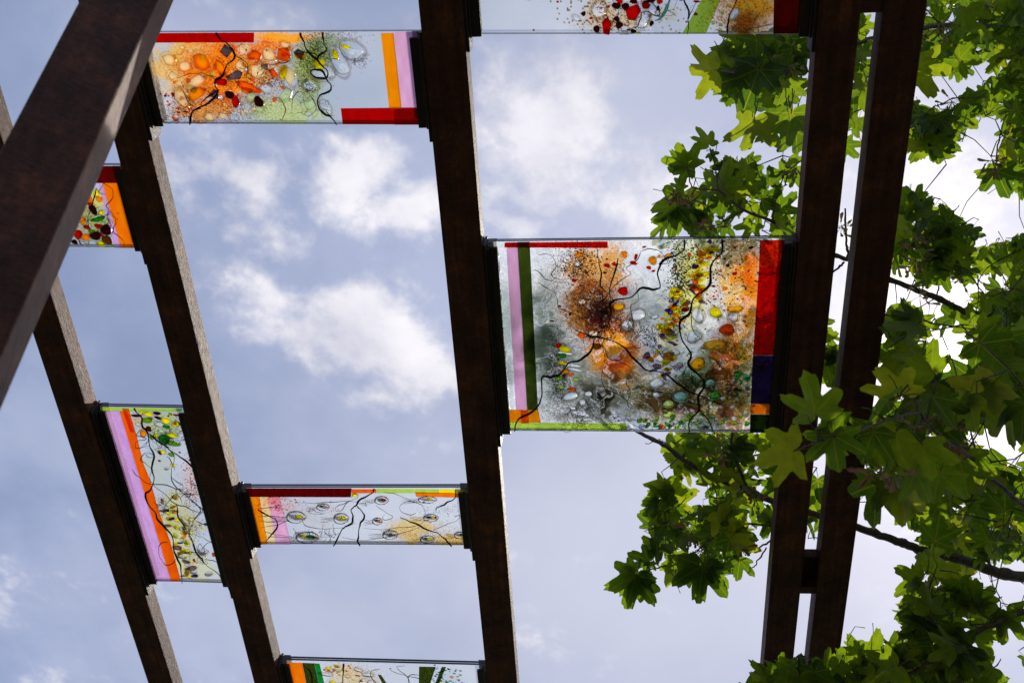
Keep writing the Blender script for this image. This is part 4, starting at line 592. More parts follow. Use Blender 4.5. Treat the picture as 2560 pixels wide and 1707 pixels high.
# ------------------------------------------------------------------ maple tree
def leafmat():
    m, t, o = newmat('maple_leaf'); lk = t.links.new
    uv = mk(t, 'ShaderNodeUVMap'); sp = mk(t, 'ShaderNodeSeparateXYZ'); lk(uv.outputs[0], sp.inputs[0])
    def mt(op, a, b=None):
        n = mk(t, 'ShaderNodeMath', operation=op)
        for i, v in enumerate((a, b)):
            if v is None: continue
            if isinstance(v, (int, float)): n.inputs[i].default_value = v
            else: lk(v, n.inputs[i])
        return n.outputs[0]
    a = mt('ARCTAN2', sp.outputs[0], sp.outputs[1]); r = mt('SQRT', mt('ADD', mt('MULTIPLY', sp.outputs[0], sp.outputs[0]), mt('MULTIPLY', sp.outputs[1], sp.outputs[1])))
    fold = mt('PINGPONG', mt('ABSOLUTE', a), math.radians(25)); dist = mt('MULTIPLY', r, mt('SINE', fold))
    v1 = mk(t, 'ShaderNodeMapRange', i_From_Min=.020, i_From_Max=.006); lk(dist, v1.inputs[0])
    # side veins: chevrons leaving each main vein
    w = mt('PINGPONG', mt('SUBTRACT', mt('MULTIPLY', r, mt('COSINE', fold)), mt('MULTIPLY', dist, 1.1)), .07)
    v2 = mk(t, 'ShaderNodeMapRange', i_From_Min=.010, i_From_Max=.0, i_To_Max=.35); lk(w, v2.inputs[0])
    vein = mt('MAXIMUM', v1.outputs[0], v2.outputs[0])
    oi = mk(t, 'ShaderNodeObjectInfo'); at_ = mk(t, 'ShaderNodeAttribute', attribute_name='tone'); tone = mt('FRACT', mt('ADD', oi.outputs['Random'], at_.outputs['Fac']))
    base = cramp(t, tone, [(0., (.015, .042, .005)), (.4, (.026, .064, .005)), (.85, (.052, .100, .007)), (1., (.080, .112, .009))])
    g = mk(t, 'ShaderNodeNewGeometry'); n = mk(t, 'ShaderNodeTexNoise', i_Scale=55., i_Detail=5.); lk(g.outputs['Position'], n.inputs[0])
    mx = mk(t, 'ShaderNodeMix', data_type='RGBA', blend_type='MULTIPLY'); mx.inputs[0].default_value = .6; lk(base, mx.inputs[6]); lk(cramp(t, n.outputs[0], [(.3, (.62, .66, .6)), (.7, (1.25, 1.2, 1.1))]), mx.inputs[7])
    mv = mk(t, 'ShaderNodeMix', data_type='RGBA'); lk(mt('MULTIPLY', vein, .75), mv.inputs[0]); lk(mx.outputs[2], mv.inputs[6]); mv.inputs[7].default_value = (.075, .095, .018, 1)
    D = mk(t, 'ShaderNodeBsdfPrincipled', i_Roughness=.42); D.inputs['Specular IOR Level'].default_value = .45; lk(mv.outputs[2], D.inputs['Base Color'])
    bp = mk(t, 'ShaderNodeBump', i_Strength=.5, i_Distance=.002); lk(vein, bp.inputs['Height']); lk(bp.outputs[0], D.inputs['Normal'])
    T = mk(t, 'ShaderNodeBsdfTranslucent'); ts = mk(t, 'ShaderNodeVectorMath', operation='MULTIPLY'); lk(mv.outputs[2], ts.inputs[0]); ts.inputs[1].default_value = (4.6, 3.5, 1.1); lk(ts.outputs[0], T.inputs[0])
    x = mk(t, 'ShaderNodeMixShader'); x.inputs[0].default_value = .70; lk(D.outputs[0], x.inputs[1]); lk(T.outputs[0], x.inputs[2]); lk(x.outputs[0], o.inputs[0]); return m
M_leaf = leafmat()
def wood():
    m, t, o = newmat('maple_bark'); g = mk(t, 'ShaderNodeNewGeometry'); n = mk(t, 'ShaderNodeTexNoise', i_Scale=60., i_Detail=6., i_Roughness=.7); t.links.new(g.outputs['Position'], n.inputs[0])
    p = mk(t, 'ShaderNodeBsdfPrincipled', i_Roughness=.8); t.links.new(cramp(t, n.outputs[0], [(.3, (.035, .028, .022)), (.7, (.12, .095, .075))]), p.inputs['Base Color'])
    b = mk(t, 'ShaderNodeBump', i_Strength=.8, i_Distance=.003); t.links.new(n.outputs[0], b.inputs['Height']); t.links.new(b.outputs[0], p.inputs['Normal']); t.links.new(p.outputs[0], o.inputs[0]); return m
M_bark = wood(); M_petiole = simple('green_petiole', (.12, .12, .04), .5)
def seedmat():
    m, t, o = newmat('winged_seed'); a = mk(t, 'ShaderNodeAttribute', attribute_name='tone'); c = cramp(t, a.outputs['Fac'], [(0, (.30, .36, .12)), (.45, (.40, .36, .20)), (1, (.50, .22, .18))])
    D = mk(t, 'ShaderNodeBsdfDiffuse'); T = mk(t, 'ShaderNodeBsdfTranslucent'); x = mk(t, 'ShaderNodeMixShader'); x.inputs[0].default_value = .5
    t.links.new(c, D.inputs[0]); t.links.new(c, T.inputs[0]); t.links.new(D.outputs[0], x.inputs[1]); t.links.new(T.outputs[0], x.inputs[2]); t.links.new(x.outputs[0], o.inputs[0]); return m
M_seed = seedmat()
# outline of one leaf: five lobes with blunt teeth; (angle from the tip, radius) for the right half
HALF = [(0, 1.0), (4, .96), (7, .89), (11, .90), (14, .80), (18, .64), (24, .50), (29, .49), (34, .58), (38, .73), (41, .83), (45, .84), (49, .94), (53, .89), (56, .90), (60, .80), (66, .64), (72, .52), (79, .48), (86, .53), (91, .62), (98, .62), (103, .66), (110, .52), (122, .40), (138, .30), (158, .16), (172, .06)]
def leaf_geo(rn):
    asym = rn.uniform(.92, 1.08); lob = [rn.uniform(.85, 1.12) for _ in range(6)]; P = []
    def rad(a, r, side):
        k = 1 + (lob[0] - 1) * max(0, 1 - a / 30) + (lob[1 + side] - 1) * max(0, 1 - abs(a - 49) / 28) + (lob[3 + side] - 1) * max(0, 1 - abs(a - 100) / 25); return r * k * rn.uniform(.96, 1.04)
    for (a, r) in HALF: w = math.radians(a); q_ = rad(a, r, 0); P.append((q_ * math.sin(w), q_ * math.cos(w) * asym))
    for (a, r) in HALF[:0:-1]: w = math.radians(-a); q_ = rad(a, r, 1); P.append((q_ * math.sin(w), q_ * math.cos(w) * asym))
    cup = rn.uniform(-.45, .25); fold = rn.uniform(.0, .5); droop = rn.uniform(0, .55); ph = rn.uniform(0, 6)
    def zed(x, y): return fold * abs(x) * .8 + cup * (x * x) * .6 - droop * max(0, y) ** 2 * .8 + .07 * math.sin(6 * x + ph) * math.cos(5 * y + ph) - droop * .5 * abs(x) ** 2
    vs = [(0, .02, zed(0, .02))]; n = len(P)
    for k in (.5, 1.0):
        for (x, y) in P: x2, y2 = x * k, .02 + (y - .02) * k; vs.append((x2, y2, zed(x2, y2)))
    fs = [(0, 1 + i, 1 + (i + 1) % n) for i in range(n)] + [(1 + i, 1 + n + i, 1 + n + (i + 1) % n, 1 + (i + 1) % n) for i in range(n)]
    flat = len(vs); 
    pet = [(0, .02, .0), (.01, -.18, -.02), (.0, -.36, -.05), (-.03, -.55, -.04)]; T = Tubes(); T.add(pet, [.012, .010, .010, .014], 3)
    fs += [tuple(i + flat for i in f) for f in T.f]; vs += [tuple(v) for v in T.v]
    return np.array(vs, float), fs
GEO = [leaf_geo(random.Random(100 + i)) for i in range(14)]
def leaf_mesh(geo, tone, name='leaf'):
    m = mesh(geo[0], geo[1], True, name); uv = m.uv_layers.new(name='UVMap'); li = np.zeros(len(m.loops), np.int32); m.loops.foreach_get('vertex_index', li)
    uv.data.foreach_set('uv', geo[0][li][:, :2].astype(np.float32).ravel()); a = m.attributes.new('tone', 'FLOAT', 'POINT'); a.data.foreach_set('value', np.full(len(geo[0]), tone, np.float32)); m.materials.append(M_leaf); return m
LM = [leaf_mesh(g, .0) for g in GEO]
tree_pos = np.array([3.9, 2.3, 0.]); tree = empty('maple_tree', tuple(tree_pos), 'leafy green maple tree on the right with the sun behind its leaves', 'tree')
nodes = []                                                # points on the wood, for hanging twigs
def branch(pts, w0, w1, name='branch', nodes_too=True, dep=None):
    P = smooth([at(x, y, d) for (x, y, d) in pts], 6); n = len(P); dz = pts[0][2]; rn = random.Random(n + int(w0))
    P = [q_ + np.array([rn.gauss(0, 1), rn.gauss(0, 1), rn.gauss(0, 1)]) * .0014 * (1 if 0 < i < n - 1 else 0) for i, q_ in enumerate(P)]
    rad = [(w0 + (w1 - w0) * i / (n - 1)) * .5 / F * pts[min(len(pts) - 1, i // 6)][2] * (1 + (.22 if i % 7 == 3 else 0)) for i in range(n)]
    T = Tubes(); T.add([q_ - tree_pos for q_ in P], rad, 7); obj(name, T.mesh(), M_bark, tree)
    if nodes_too: nodes.extend(P)
    return P
ends = []
def limb(pts, w0, w1, **k): P = branch(pts, w0, w1, **k); ends.append((P[0], w0 * .5 / F * pts[0][2])); return P
limb([(2640, 1450, 3.5), (2560, 1441, 3.45), (2492, 1430, 3.4), (2433, 1407, 3.4), (2385, 1394, 3.38), (2320, 1381, 3.36), (2272, 1362, 3.35), (2223, 1345, 3.33), (2139, 1316, 3.3), (2052, 1290, 3.28), (1936, 1254, 3.25), (1870, 1225, 3.2), (1790, 1195, 3.2), (1710, 1149, 3.15), (1658, 1111, 3.1), (1604, 1084, 3.1), (1540, 1040, 3.05), (1500, 990, 3.0)], 30, 7)
limb([(2640, 1490, 2.8), (2560, 1530, 2.8), (2466, 1565, 2.8), (2385, 1617, 2.8), (2330, 1650, 2.8), (2236, 1704, 2.8), (2150, 1740, 2.8), (2040, 1745, 2.8), (1920, 1730, 2.8)], 17, 7)
limb([(2660, 900, 3.5), (2560, 862, 3.45), (2458, 795, 3.4), (2405, 776, 3.4), (2349, 748, 3.4), (2293, 725, 3.35), (2248, 709, 3.3), (2170, 672, 3.2), (2122, 650, 3.1), (2070, 632, 3.05), (1990, 588, 3.0), (1930, 555, 2.95), (1860, 525, 2.9), (1795, 476, 2.85)], 20, 6)
limb([(2700, 60, 3.6), (2560, 80, 3.5), (2400, 60, 3.3), (2260, 80, 3.1), (2130, 110, 2.95), (1989, 142, 2.85), (1921, 166, 2.8), (1875, 181, 2.8), (1800, 176, 2.78)], 16, 4)
limb([(2700, 160, 3.8), (2560, 190, 3.7), (2500, 215, 3.65), (2440, 255, 3.6), (2376, 276, 3.5), (2280, 310, 3.4), (2180, 300, 3.3)], 11, 4)
limb([(2700, 1330, 2.5), (2560, 1262, 2.4), (2517, 1226, 2.35), (2463, 1183, 2.3), (2433, 1145, 2.2), (2360, 1097, 2.1), (2300, 1030, 2.0), (2284, 994, 1.95)], 15, 6)
branch([(2300, 1030, 2.0), (2228, 1048, 1.9), (2133, 1083, 1.82), (2082, 1092, 1.8), (2030, 1110, 1.78), (1984, 1127, 1.76)], 7, 4)
for b, w in (([(1795, 476, 2.85), (1790, 430, 2.83), (1784, 400, 2.82), (1775, 370, 2.8)], 4), ([(1795, 476, 2.85), (1735, 470, 2.85), (1722, 440, 2.83), (1717, 414, 2.8)], 4), ([(1740, 470, 2.85), (1720, 500, 2.85), (1700, 515, 2.85)], 4), ([(2122, 650, 3.1), (2115, 600, 3.1), (2113, 521, 3.1)], 7), ([(2110, 655, 3.1), (2084, 678, 3.1), (2030, 710, 3.1), (1960, 720, 3.1)], 6),
             ([(2293, 580, 3.2), (2325, 625, 3.2), (2390, 670, 3.25), (2450, 720, 3.3), (2480, 790, 3.4)], 5), ([(2340, 745, 3.4), (2350, 700, 3.4), (2338, 650, 3.4)], 4), ([(2410, 776, 3.4), (2480, 740, 3.3), (2540, 720, 3.3)], 4), ([(1936, 1345, 3.3), (1895, 1372, 3.3), (1862, 1388, 3.3)], 5), ([(1916, 1368, 3.3), (1890, 1410, 3.3), (1872, 1421, 3.3)], 4), ([(1970, 1322, 3.3), (1925, 1314, 3.3), (1850, 1305, 3.3), (1768, 1296, 3.25)], 6),
             ([(1816, 1300, 3.3), (1795, 1250, 3.3), (1780, 1190, 3.3)], 4), ([(1700, 1405, 3.2), (1675, 1412, 3.2), (1630, 1422, 3.2), (1588, 1439, 3.2)], 4), ([(1800, 1330, 3.3), (1750, 1370, 3.25), (1700, 1405, 3.2)], 5), ([(2049, 1342, 3.3), (2020, 1346, 3.3)], 3), ([(2490, 1430, 3.4), (2440, 1360, 3.3), (2430, 1270, 3.2), (2440, 1200, 3.1)], 7), ([(2330, 1380, 3.36), (2310, 1330, 3.3), (2300, 1270, 3.2)], 6), ([(2385, 1617, 2.8), (2350, 1570, 2.8), (2310, 1540, 2.8)], 5), ([(2466, 1565, 2.8), (2500, 1520, 2.8), (2490, 1470, 2.8)], 4), ([(2236, 1704, 2.8), (2190, 1670, 2.8), (2160, 1650, 2.8)], 5), ([(2000, 1750, 2.8), (1960, 1700, 2.8), (1900, 1690, 2.8)], 5),
             ([(1980, 145, 2.85), (1970, 220, 2.8), (1975, 286, 2.75)], 4), ([(1921, 166, 2.8), (1895, 230, 2.78), (1885, 298, 2.75)], 4), ([(2540, 300, 3.6), (2500, 340, 3.6), (2490, 420, 3.6)], 5), ([(2560, 80, 3.5), (2550, 200, 3.6), (2540, 300, 3.6)], 8), ([(2480, 795, 3.4), (2530, 920, 3.2), (2540, 1010, 2.8)], 7), ([(2284, 994, 1.95), (2250, 990, 1.93), (2223, 1000, 1.9)], 4), ([(1930, 555, 2.95), (1940, 500, 2.93), (1960, 440, 2.9)], 5), ([(1860, 525, 2.9), (1800, 560, 2.9), (1720, 575, 2.9)], 4), ([(1870, 1225, 3.2), (1840, 1150, 3.2), (1830, 1090, 3.2), (1840, 980, 3.2), (1830, 850, 3.2), (1860, 760, 3.2)], 8)): branch([tuple(x) for x in b], w, w * .6)
# trunk and limbs, standing outside the picture to the right
T = Tubes(); tp = [(0, 0, -.05), (.03, .02, 1), (-.04, .05, 2.2), (.03, .02, 3.4), (.1, .1, 4.6), (.12, .0, 6.0)]; T.add(smooth(tp, 4), list(np.linspace(.19, .06, 21)), 12); obj('trunk', T.mesh(), M_bark, tree)
for (e, r_) in ends:
    z = min(max(e[2] - .5, 1.6), 5.6); base = tree_pos + np.array([.05, .05, z]); P = smooth([base, base * .5 + e * .5 + np.array([0, 0, .12]), e], 5)
    T = Tubes(); T.add([q_ - tree_pos for q_ in P], list(np.linspace(max(.05, r_ * 1.6), r_, len(P))), 7); obj('branch', T.mesh(), M_bark, tree)

leaves = []   # (J3, T3, roll, geo, screen size)
def add_leaf(jx, jy, tx, ty, d, roll=None, tilt=None, rn=R):
    if any(math.hypot(jx + (tx - jx) * k - SUNPX[0], jy + (ty - jy) * k - SUNPX[1]) < 50 for k in (0, .5, 1)): return
    J = at(jx, jy, d); ti = rn.uniform(-.22, .22) if tilt is None else tilt; lpx = math.hypot(tx - jx, ty - jy); Lm = lpx / F * d
    T = at(tx, ty, d + Lm * math.tan(ti)); leaves.append((J, T, rn.gauss(0, .45) if roll is None else roll, rn.randrange(len(GEO)), lpx))
for h in ((1787, 176, 1708, 180, 2.72), (1885, 298, 1866, 392, 2.72), (1978, 284, 1962, 396, 2.70), (1898, 172, 1862, 272, 2.78), (1962, 206, 1949, 272, 2.75), (1849, 90, 1804, 124, 2.85), (1892, 100, 1886, 170, 2.8), (1945, 140, 1918, 200, 2.8), (1990, 330, 2000, 395, 2.8), (1830, 180, 1812, 250, 2.82), (1935, 90, 1925, 150, 2.9), (1985, 120, 2010, 190, 2.85), (1930, 215, 1905, 270, 2.9), (1840, 130, 1830, 190, 2.9), (1800, 130, 1826, 180, 2.85),
          (1717, 414, 1692, 360, 2.8), (1722, 412, 1668, 424, 2.82), (1770, 360, 1752, 316, 2.8), (1776, 385, 1795, 400, 2.82), (1700, 470, 1690, 440, 2.86), (1690, 512, 1616, 512, 2.86), (1692, 520, 1678, 590, 2.88), (1730, 530, 1716, 590, 2.9), (1791, 478, 1834, 404, 2.88), (1868, 470, 1884, 422, 2.9), (1924, 460, 1930, 412, 2.92), (1811, 502, 1766, 526, 2.9), (1775, 562, 1708, 582, 2.92), (1665, 560, 1620, 590, 2.92), (1850, 530, 1800, 560, 2.95), (1905, 500, 1960, 470, 2.95), (1950, 520, 1995, 480, 2.95), (1940, 560, 1990, 580, 2.95), (1880, 560, 1860, 600, 2.95), (1960, 440, 1955, 395, 2.95), (1985, 440, 2005, 470, 2.95), (1835, 470, 1860, 520, 2.93),
          (2168, 210, 2146, 286, 2.9), (2112, 362, 2146, 400, 2.9), (2160, 170, 2150, 225, 3.0), (2155, 120, 2170, 180, 3.0), (2140, 60, 2160, 110, 3.0), (2145, 300, 2130, 350, 3.0), (2289, 170, 2338, 246, 3.1), (2300, 175, 2362, 160, 3.15), (2492, 428, 2520, 500, 3.3), (2490, 425, 2456, 462, 3.35), (2520, 430, 2566, 465, 3.35), (2349, 582, 2390, 560, 3.1), (2345, 590, 2350, 650, 3.15), (2400, 620, 2442, 592, 3.2), (2395, 625, 2400, 590, 3.2), (2290, 505, 2250, 465, 3.1), (2300, 520, 2326, 505, 3.1), (2310, 550, 2345, 543, 3.15), (2420, 650, 2440, 640, 3.2), (2480, 660, 2505, 640, 3.3), (2480, 665, 2450, 690, 3.3), (2540, 620, 2515, 625, 3.3), (2550, 610, 2530, 592, 3.3), (2330, 350, 2285, 400, 3.2), (2340, 345, 2388, 385, 3.2), (2330, 340, 2345, 420, 3.25),
          (2296, 808, 2216, 832, 2.4), (2292, 800, 2225, 785, 2.42), (2300, 800, 2310, 850, 2.45),
          (1985, 1126, 1876, 1150, 1.76), (2040, 1033, 2022, 928, 1.78), (2082, 1088, 2098, 1180, 1.80), (2080, 1085, 2118, 1022, 1.82), (2075, 1100, 2016, 1146, 1.84), (2223, 1000, 2130, 1056, 1.92), (2246, 985, 2194, 905, 1.95), (2183, 1078, 2150, 1156, 1.9), (2237, 1083, 2182, 1160, 1.95), (2307, 1115, 2334, 1196, 2.0), (2200, 1206, 2166, 1316, 2.15), (2243, 1205, 2260, 1316, 2.15), (2517, 1005, 2450, 1096, 2.1), (2560, 1010, 2536, 1106, 2.1), (2480, 960, 2400, 1030, 2.1), (2420, 1000, 2380, 1090, 2.1), (2330, 990, 2290, 1070, 2.05), (2330, 930, 2260, 880, 2.1), (2450, 860, 2520, 920, 2.2), (2300, 900, 2240, 940, 2.15), (2340, 1000, 2360, 1070, 2.1), (2290, 1180, 2260, 1260, 2.1), (2350, 1180, 2330, 1260, 2.15), (2400, 1150, 2420, 1240, 2.2), (2120, 1100, 2150, 1070, 1.9),
          (1588, 1439, 1518, 1472, 3.15), (1590, 1440, 1566, 1520, 3.15), (1592, 1440, 1606, 1500, 3.17), (1757, 1414, 1742, 1512, 3.05), (1760, 1414, 1800, 1470, 3.07), (1750, 1418, 1690, 1460, 3.07), (1620, 1400, 1570, 1375, 3.2), (1625, 1405, 1618, 1432, 3.2), (1650, 1360, 1596, 1350, 3.2), (1640, 1270, 1600, 1250, 3.2), (1680, 1240, 1650, 1190, 3.2), (1680, 1235, 1612, 1226, 3.2), (1700, 1140, 1655, 1140, 3.2), (1835, 1110, 1890, 1120, 3.2), (1835, 1115, 1870, 1165, 3.2), (1925, 1290, 1884, 1300, 3.4), (1925, 1300, 1905, 1350, 3.4), (1910, 1090, 1912, 1120, 3.3), (1850, 1400, 1840, 1450, 3.2),
          (1955, 1180, 1915, 1220, 3.3), (1930, 1160, 1900, 1185, 3.35), (2045, 1200, 2050, 1260, 3.3), (2040, 1230, 2055, 1290, 3.35), (2050, 1290, 2040, 1325, 3.4), (2030, 870, 2095, 830, 3.3), (2090, 900, 2080, 860, 3.3), (2085, 880, 2100, 940, 3.3), (2100, 1000, 2080, 950, 3.3),
          (2298, 1456, 2218, 1476, 2.9), (2296, 1460, 2252, 1522, 2.92), (2290, 1440, 2262, 1428, 2.95), (2146, 1630, 2092, 1622, 2.75), (2144, 1628, 2140, 1590, 2.76), (2385, 1617, 2320, 1580, 2.7), (2390, 1620, 2460, 1640, 2.75), (2400, 1625, 2440, 1700, 2.75), (2520, 1530, 2555, 1600, 2.8), (2500, 1540, 2510, 1600, 2.8), (2440, 1500, 2490, 1470, 2.85), (2430, 1520, 2440, 1440, 2.85), (2300, 1560, 2240, 1590, 2.85), (2290, 1540, 2250, 1530, 2.85), (2310, 1520, 2290, 1600, 2.85),
          (1960, 1690, 1905, 1660, 2.75), (1950, 1700, 1860, 1700, 2.75), (2010, 1690, 2050, 1650, 2.75), (2000, 1690, 1960, 1672, 2.78), (2070, 1680, 2020, 1640, 2.75), (2080, 1690, 2130, 1660, 2.78), (2100, 1700, 2060, 1720, 2.75), (2160, 1690, 2200, 1650, 2.78), (2150, 1700, 2140, 1650, 2.78), (2250, 1650, 2200, 1640, 2.8), (2260, 1640, 2300, 1620, 2.8), (2230, 1660, 2260, 1610, 2.8), (2180, 1650, 2260, 1620, 2.82)): add_leaf(*h)
def inpoly(x, y, P):
    c = False; j = len(P) - 1
    for i in range(len(P)):
        if (P[i][1] > y) != (P[j][1] > y) and x < (P[j][0] - P[i][0]) * (y - P[i][1]) / (P[j][1] - P[i][1]) + P[i][0]: c = not c
        j = i
    return c
GAPS = [(2382, 903, 36, 32), (2350, 262, 42, 16), (2465, 198, 26, 14), (2350, 735, 40, 14), (2290, 775, 40, 20), (2505, 1100, 32, 50), (2322, 858, 22, 14), (2480, 700, 30, 12), (2290, 1340, 30, 12), (2395, 1276, 10, 8), (2330, 840, 18, 14), (2405, 860, 14, 10), (2345, 880, 12, 10), (2520, 1450, 40, 14), (2450, 1450, 14, 14), (1755, 1255, 9, 7), (1660, 1250, 7, 7), (2440, 850, 10, 10), (2540, 1180, 14, 20), (2340, 1460, 10, 16), (2540, 1290, 14, 10), (2270, 1000, 10, 8), (2500, 860, 9, 9), (2520, 1640, 30, 50), (2410, 1560, 10, 12), (2240, 1680, 16, 10), (1960, 470, 10, 12), (1880, 590, 12, 8), (2490, 300, 24, 24)]
REG = [  # polygon, count, depth range, leaf length in metres
    ([(1800, 80), (2030, 80), (2015, 300), (1880, 285), (1815, 250), (1800, 200), (1780, 150)], 30, (2.85, 3.2), (.085, .115)),
    ([(1700, 590), (1640, 590), (1625, 540), (1660, 480), (1740, 500), (1790, 420), (1850, 410), (1960, 395), (2005, 400), (2000, 600)], 44, (2.95, 3.3), (.06, .09)),
    ([(2040, -30), (2180, -30), (2165, 180), (2140, 380), (2110, 300), (2020, 300)], 26, (2.9, 3.4), (.08, .11)),
    ([(2260, -40), (2620, -40), (2620, 490), (2570, 480), (2530, 390), (2490, 330), (2440, 340), (2400, 260), (2385, 200), (2330, 160), (2290, 200)], 150, (3.1, 4.3), (.075, .11)),
    ([(2250, 230), (2400, 230), (2480, 300), (2420, 330), (2380, 400), (2280, 400), (2240, 380)], 34, (3.1, 3.6), (.07, .10)),
    ([(2470, 150), (2620, 150), (2620, 500), (2560, 490), (2500, 380), (2440, 330)], 36, (3.3, 4.2), (.08, .11)),
    ([(2230, 470), (2330, 490), (2360, 550), (2440, 590), (2450, 690), (2420, 740), (2340, 720), (2240, 700), (2215, 600)], 74, (3.05, 3.6), (.065, .095)),
    ([(2430, 640), (2500, 630), (2540, 590), (2620, 590), (2620, 900), (2480, 860), (2430, 760)], 84, (3.2, 4.0), (.07, .10)),
    ([(2210, 760), (2330, 770), (2420, 790), (2520, 820), (2620, 880), (2620, 1060), (2240, 1060), (2220, 960), (2210, 860)], 135, (2.4, 3.6), (.08, .12)),
    ([(2150, 1040), (2620, 1000), (2620, 1330), (2500, 1390), (2330, 1360), (2240, 1300), (2160, 1180)], 110, (2.5, 3.6), (.075, .11)),
    ([(2230, 1260), (2620, 1250), (2620, 1470), (2480, 1450), (2380, 1440), (2300, 1380), (2240, 1330)], 60, (3.2, 4.0), (.07, .10)),
    ([(2300, 1380), (2380, 1400), (2470, 1440), (2440, 1500), (2480, 1560), (2560, 1560), (2560, 1620), (2440, 1640), (2420, 1720), (2200, 1720), (2260, 1640), (2250, 1560), (2300, 1500)], 62, (2.75, 3.3), (.075, .10)),
    ([(1850, 1730), (1880, 1680), (1930, 1655), (1990, 1680), (2060, 1650), (2140, 1665), (2250, 1620), (2330, 1640), (2330, 1760), (1850, 1760)], 50, (2.65, 3.0), (.075, .10)),
    ([(1640, 1085), (1920, 1085), (1890, 1150), (1900, 1240), (1880, 1330), (1860, 1400), (1800, 1470), (1740, 1490), (1690, 1450), (1655, 1400), (1640, 1350), (1615, 1320), (1630, 1240), (1700, 1200), (1700, 1150)], 120, (3.15, 3.6), (.065, .10)),
    ([(1650, 620), (1990, 600), (1960, 1080), (1640, 1080), (1700, 940), (1800, 820), (1850, 700)], 34, (3.1, 3.7), (.08, .11)),     # seen through the glass
    ([(1900, 1060), (2060, 1160), (2060, 1330), (1940, 1360), (1890, 1290), (1900, 1150)], 20, (3.35, 3.6), (.07, .10)),
    ([(1950, 780), (2110, 820), (2110, 1010), (1960, 1000)], 18, (3.2, 3.5), (.07, .10)),
    ([(2360, 1600), (2620, 1640), (2620, 1760), (2330, 1760)], 16, (2.7, 3.0), (.08, .10)),
    ([(2600, -100), (3300, -100), (3300, 1800), (2600, 1800)], 130, (2.8, 4.2), (.08, .11))]
for (P, cnt, dr, lr) in REG:
    xs = [a for a, b in P]; ys = [b for a, b in P]; got = 0; tries = 0; k_ = .74 if P[0][0] > 2140 else .88; cnt = int(cnt * (1.12 if k_ < .8 else .82))
    while got < cnt and tries < cnt * 40:
        tries += 1; x = R.uniform(min(xs), max(xs)); y = R.uniform(min(ys), max(ys)); d = R.uniform(*dr); ln = R.uniform(*lr) * R.choice((.72, .95, 1.0, 1.15)) * k_ / d * F
        a = R.gauss(math.pi / 2, 1.0) if R.random() < .72 else R.uniform(0, 6.28); tx, ty = x + math.cos(a) * ln, y + math.sin(a) * ln
        pts = [(tx, ty), (x + math.cos(a + .9) * ln * .85, y + math.sin(a + .9) * ln * .85), (x + math.cos(a - .9) * ln * .85, y + math.sin(a - .9) * ln * .85), (x, y), ((x + tx) / 2, (y + ty) / 2)]
        if sum(not inpoly(u, v, P) for u, v in pts) > 1: continue
        if any(((u - g[0]) / (g[2] + 4)) ** 2 + ((v - g[1]) / (g[3] + 4)) ** 2 < 1 for g in GAPS for u, v in pts + [((p_[0] + x) / 2, (p_[1] + y) / 2) for p_ in pts[1:3]]): continue
        if x < 2000 and math.hypot(x - SUNPX[0], y - SUNPX[1]) < 60: continue
        add_leaf(x, y, tx, ty, d, R.gauss(0, .6), R.uniform(-.6, .6)); got += 1
def frame_of(J, T, roll):
    yv = T - J; ln = np.linalg.norm(yv); yv = yv / ln; vw = J - np.array([0, 0, CAMZ]); vw = vw / np.linalg.norm(vw); n = vw - yv * (vw @ yv); n /= np.linalg.norm(n)
    x = np.cross(yv, n); n2 = n * math.cos(roll) + x * math.sin(roll); x2 = np.cross(yv, n2); return x2, yv, n2, ln
def onscreen(J): d = J - np.array([0, 0, CAMZ]); a, b = proj(*d); return -40 < a < 2600 and -40 < b < 1750
order = sorted(range(len(leaves)), key=lambda i: (0 if onscreen(leaves[i][0]) and (i < 150 or True) else 1, -leaves[i][4]))
single = set(order[:298]); bv, bf, bt, buv = [], [], [], []; off = 0; tw = Tubes()
for i, (J, T, roll, g, lpx) in enumerate(leaves):
    x, y, n, ln = frame_of(J, T, roll); G = GEO[g]; wide = R.uniform(.98, 1.12)
    if i in single:
        o = bpy.data.objects.new('leaf', LM[g]); col.objects.link(o); o.parent = tree
        o.matrix_local = Matrix(((x[0] * ln * wide, y[0] * ln, n[0] * ln, J[0] - tree_pos[0]), (x[1] * ln * wide, y[1] * ln, n[1] * ln, J[1] - tree_pos[1]), (x[2] * ln * wide, y[2] * ln, n[2] * ln, J[2] - tree_pos[2]), (0, 0, 0, 1)))
    else:
        W = J - tree_pos + (G[0][:, :1] * x * wide + G[0][:, 1:2] * y + G[0][:, 2:3] * n) * ln; bv.append(W); bf += [tuple(k + off for k in f) for f in G[1]]; off += len(W); bt.append(np.full(len(W), R.random())); buv.append(G[0][:, :2])
    E = J - y * ln * .52
    ns = np.array(nodes); d = np.linalg.norm(ns - E, axis=1); k = int(d.argmin())
    mp_ = proj(*((E + ns[k]) / 2 - np.array([0, 0, CAMZ])))
    if .01 < d[k] < .45 and math.hypot(mp_[0] - SUNPX[0], mp_[1] - SUNPX[1]) > 64:
        mid = (E + ns[k]) / 2 + np.array([R.gauss(0, .01), R.gauss(0, .01), R.gauss(0, .01)]); tw.add([E - tree_pos, (E * .7 + mid * .3) * .5 + mid * .5 - tree_pos, ns[k] - tree_pos], [.0011, .0015, .0022], 4); nodes.append(mid); nodes.append(E)
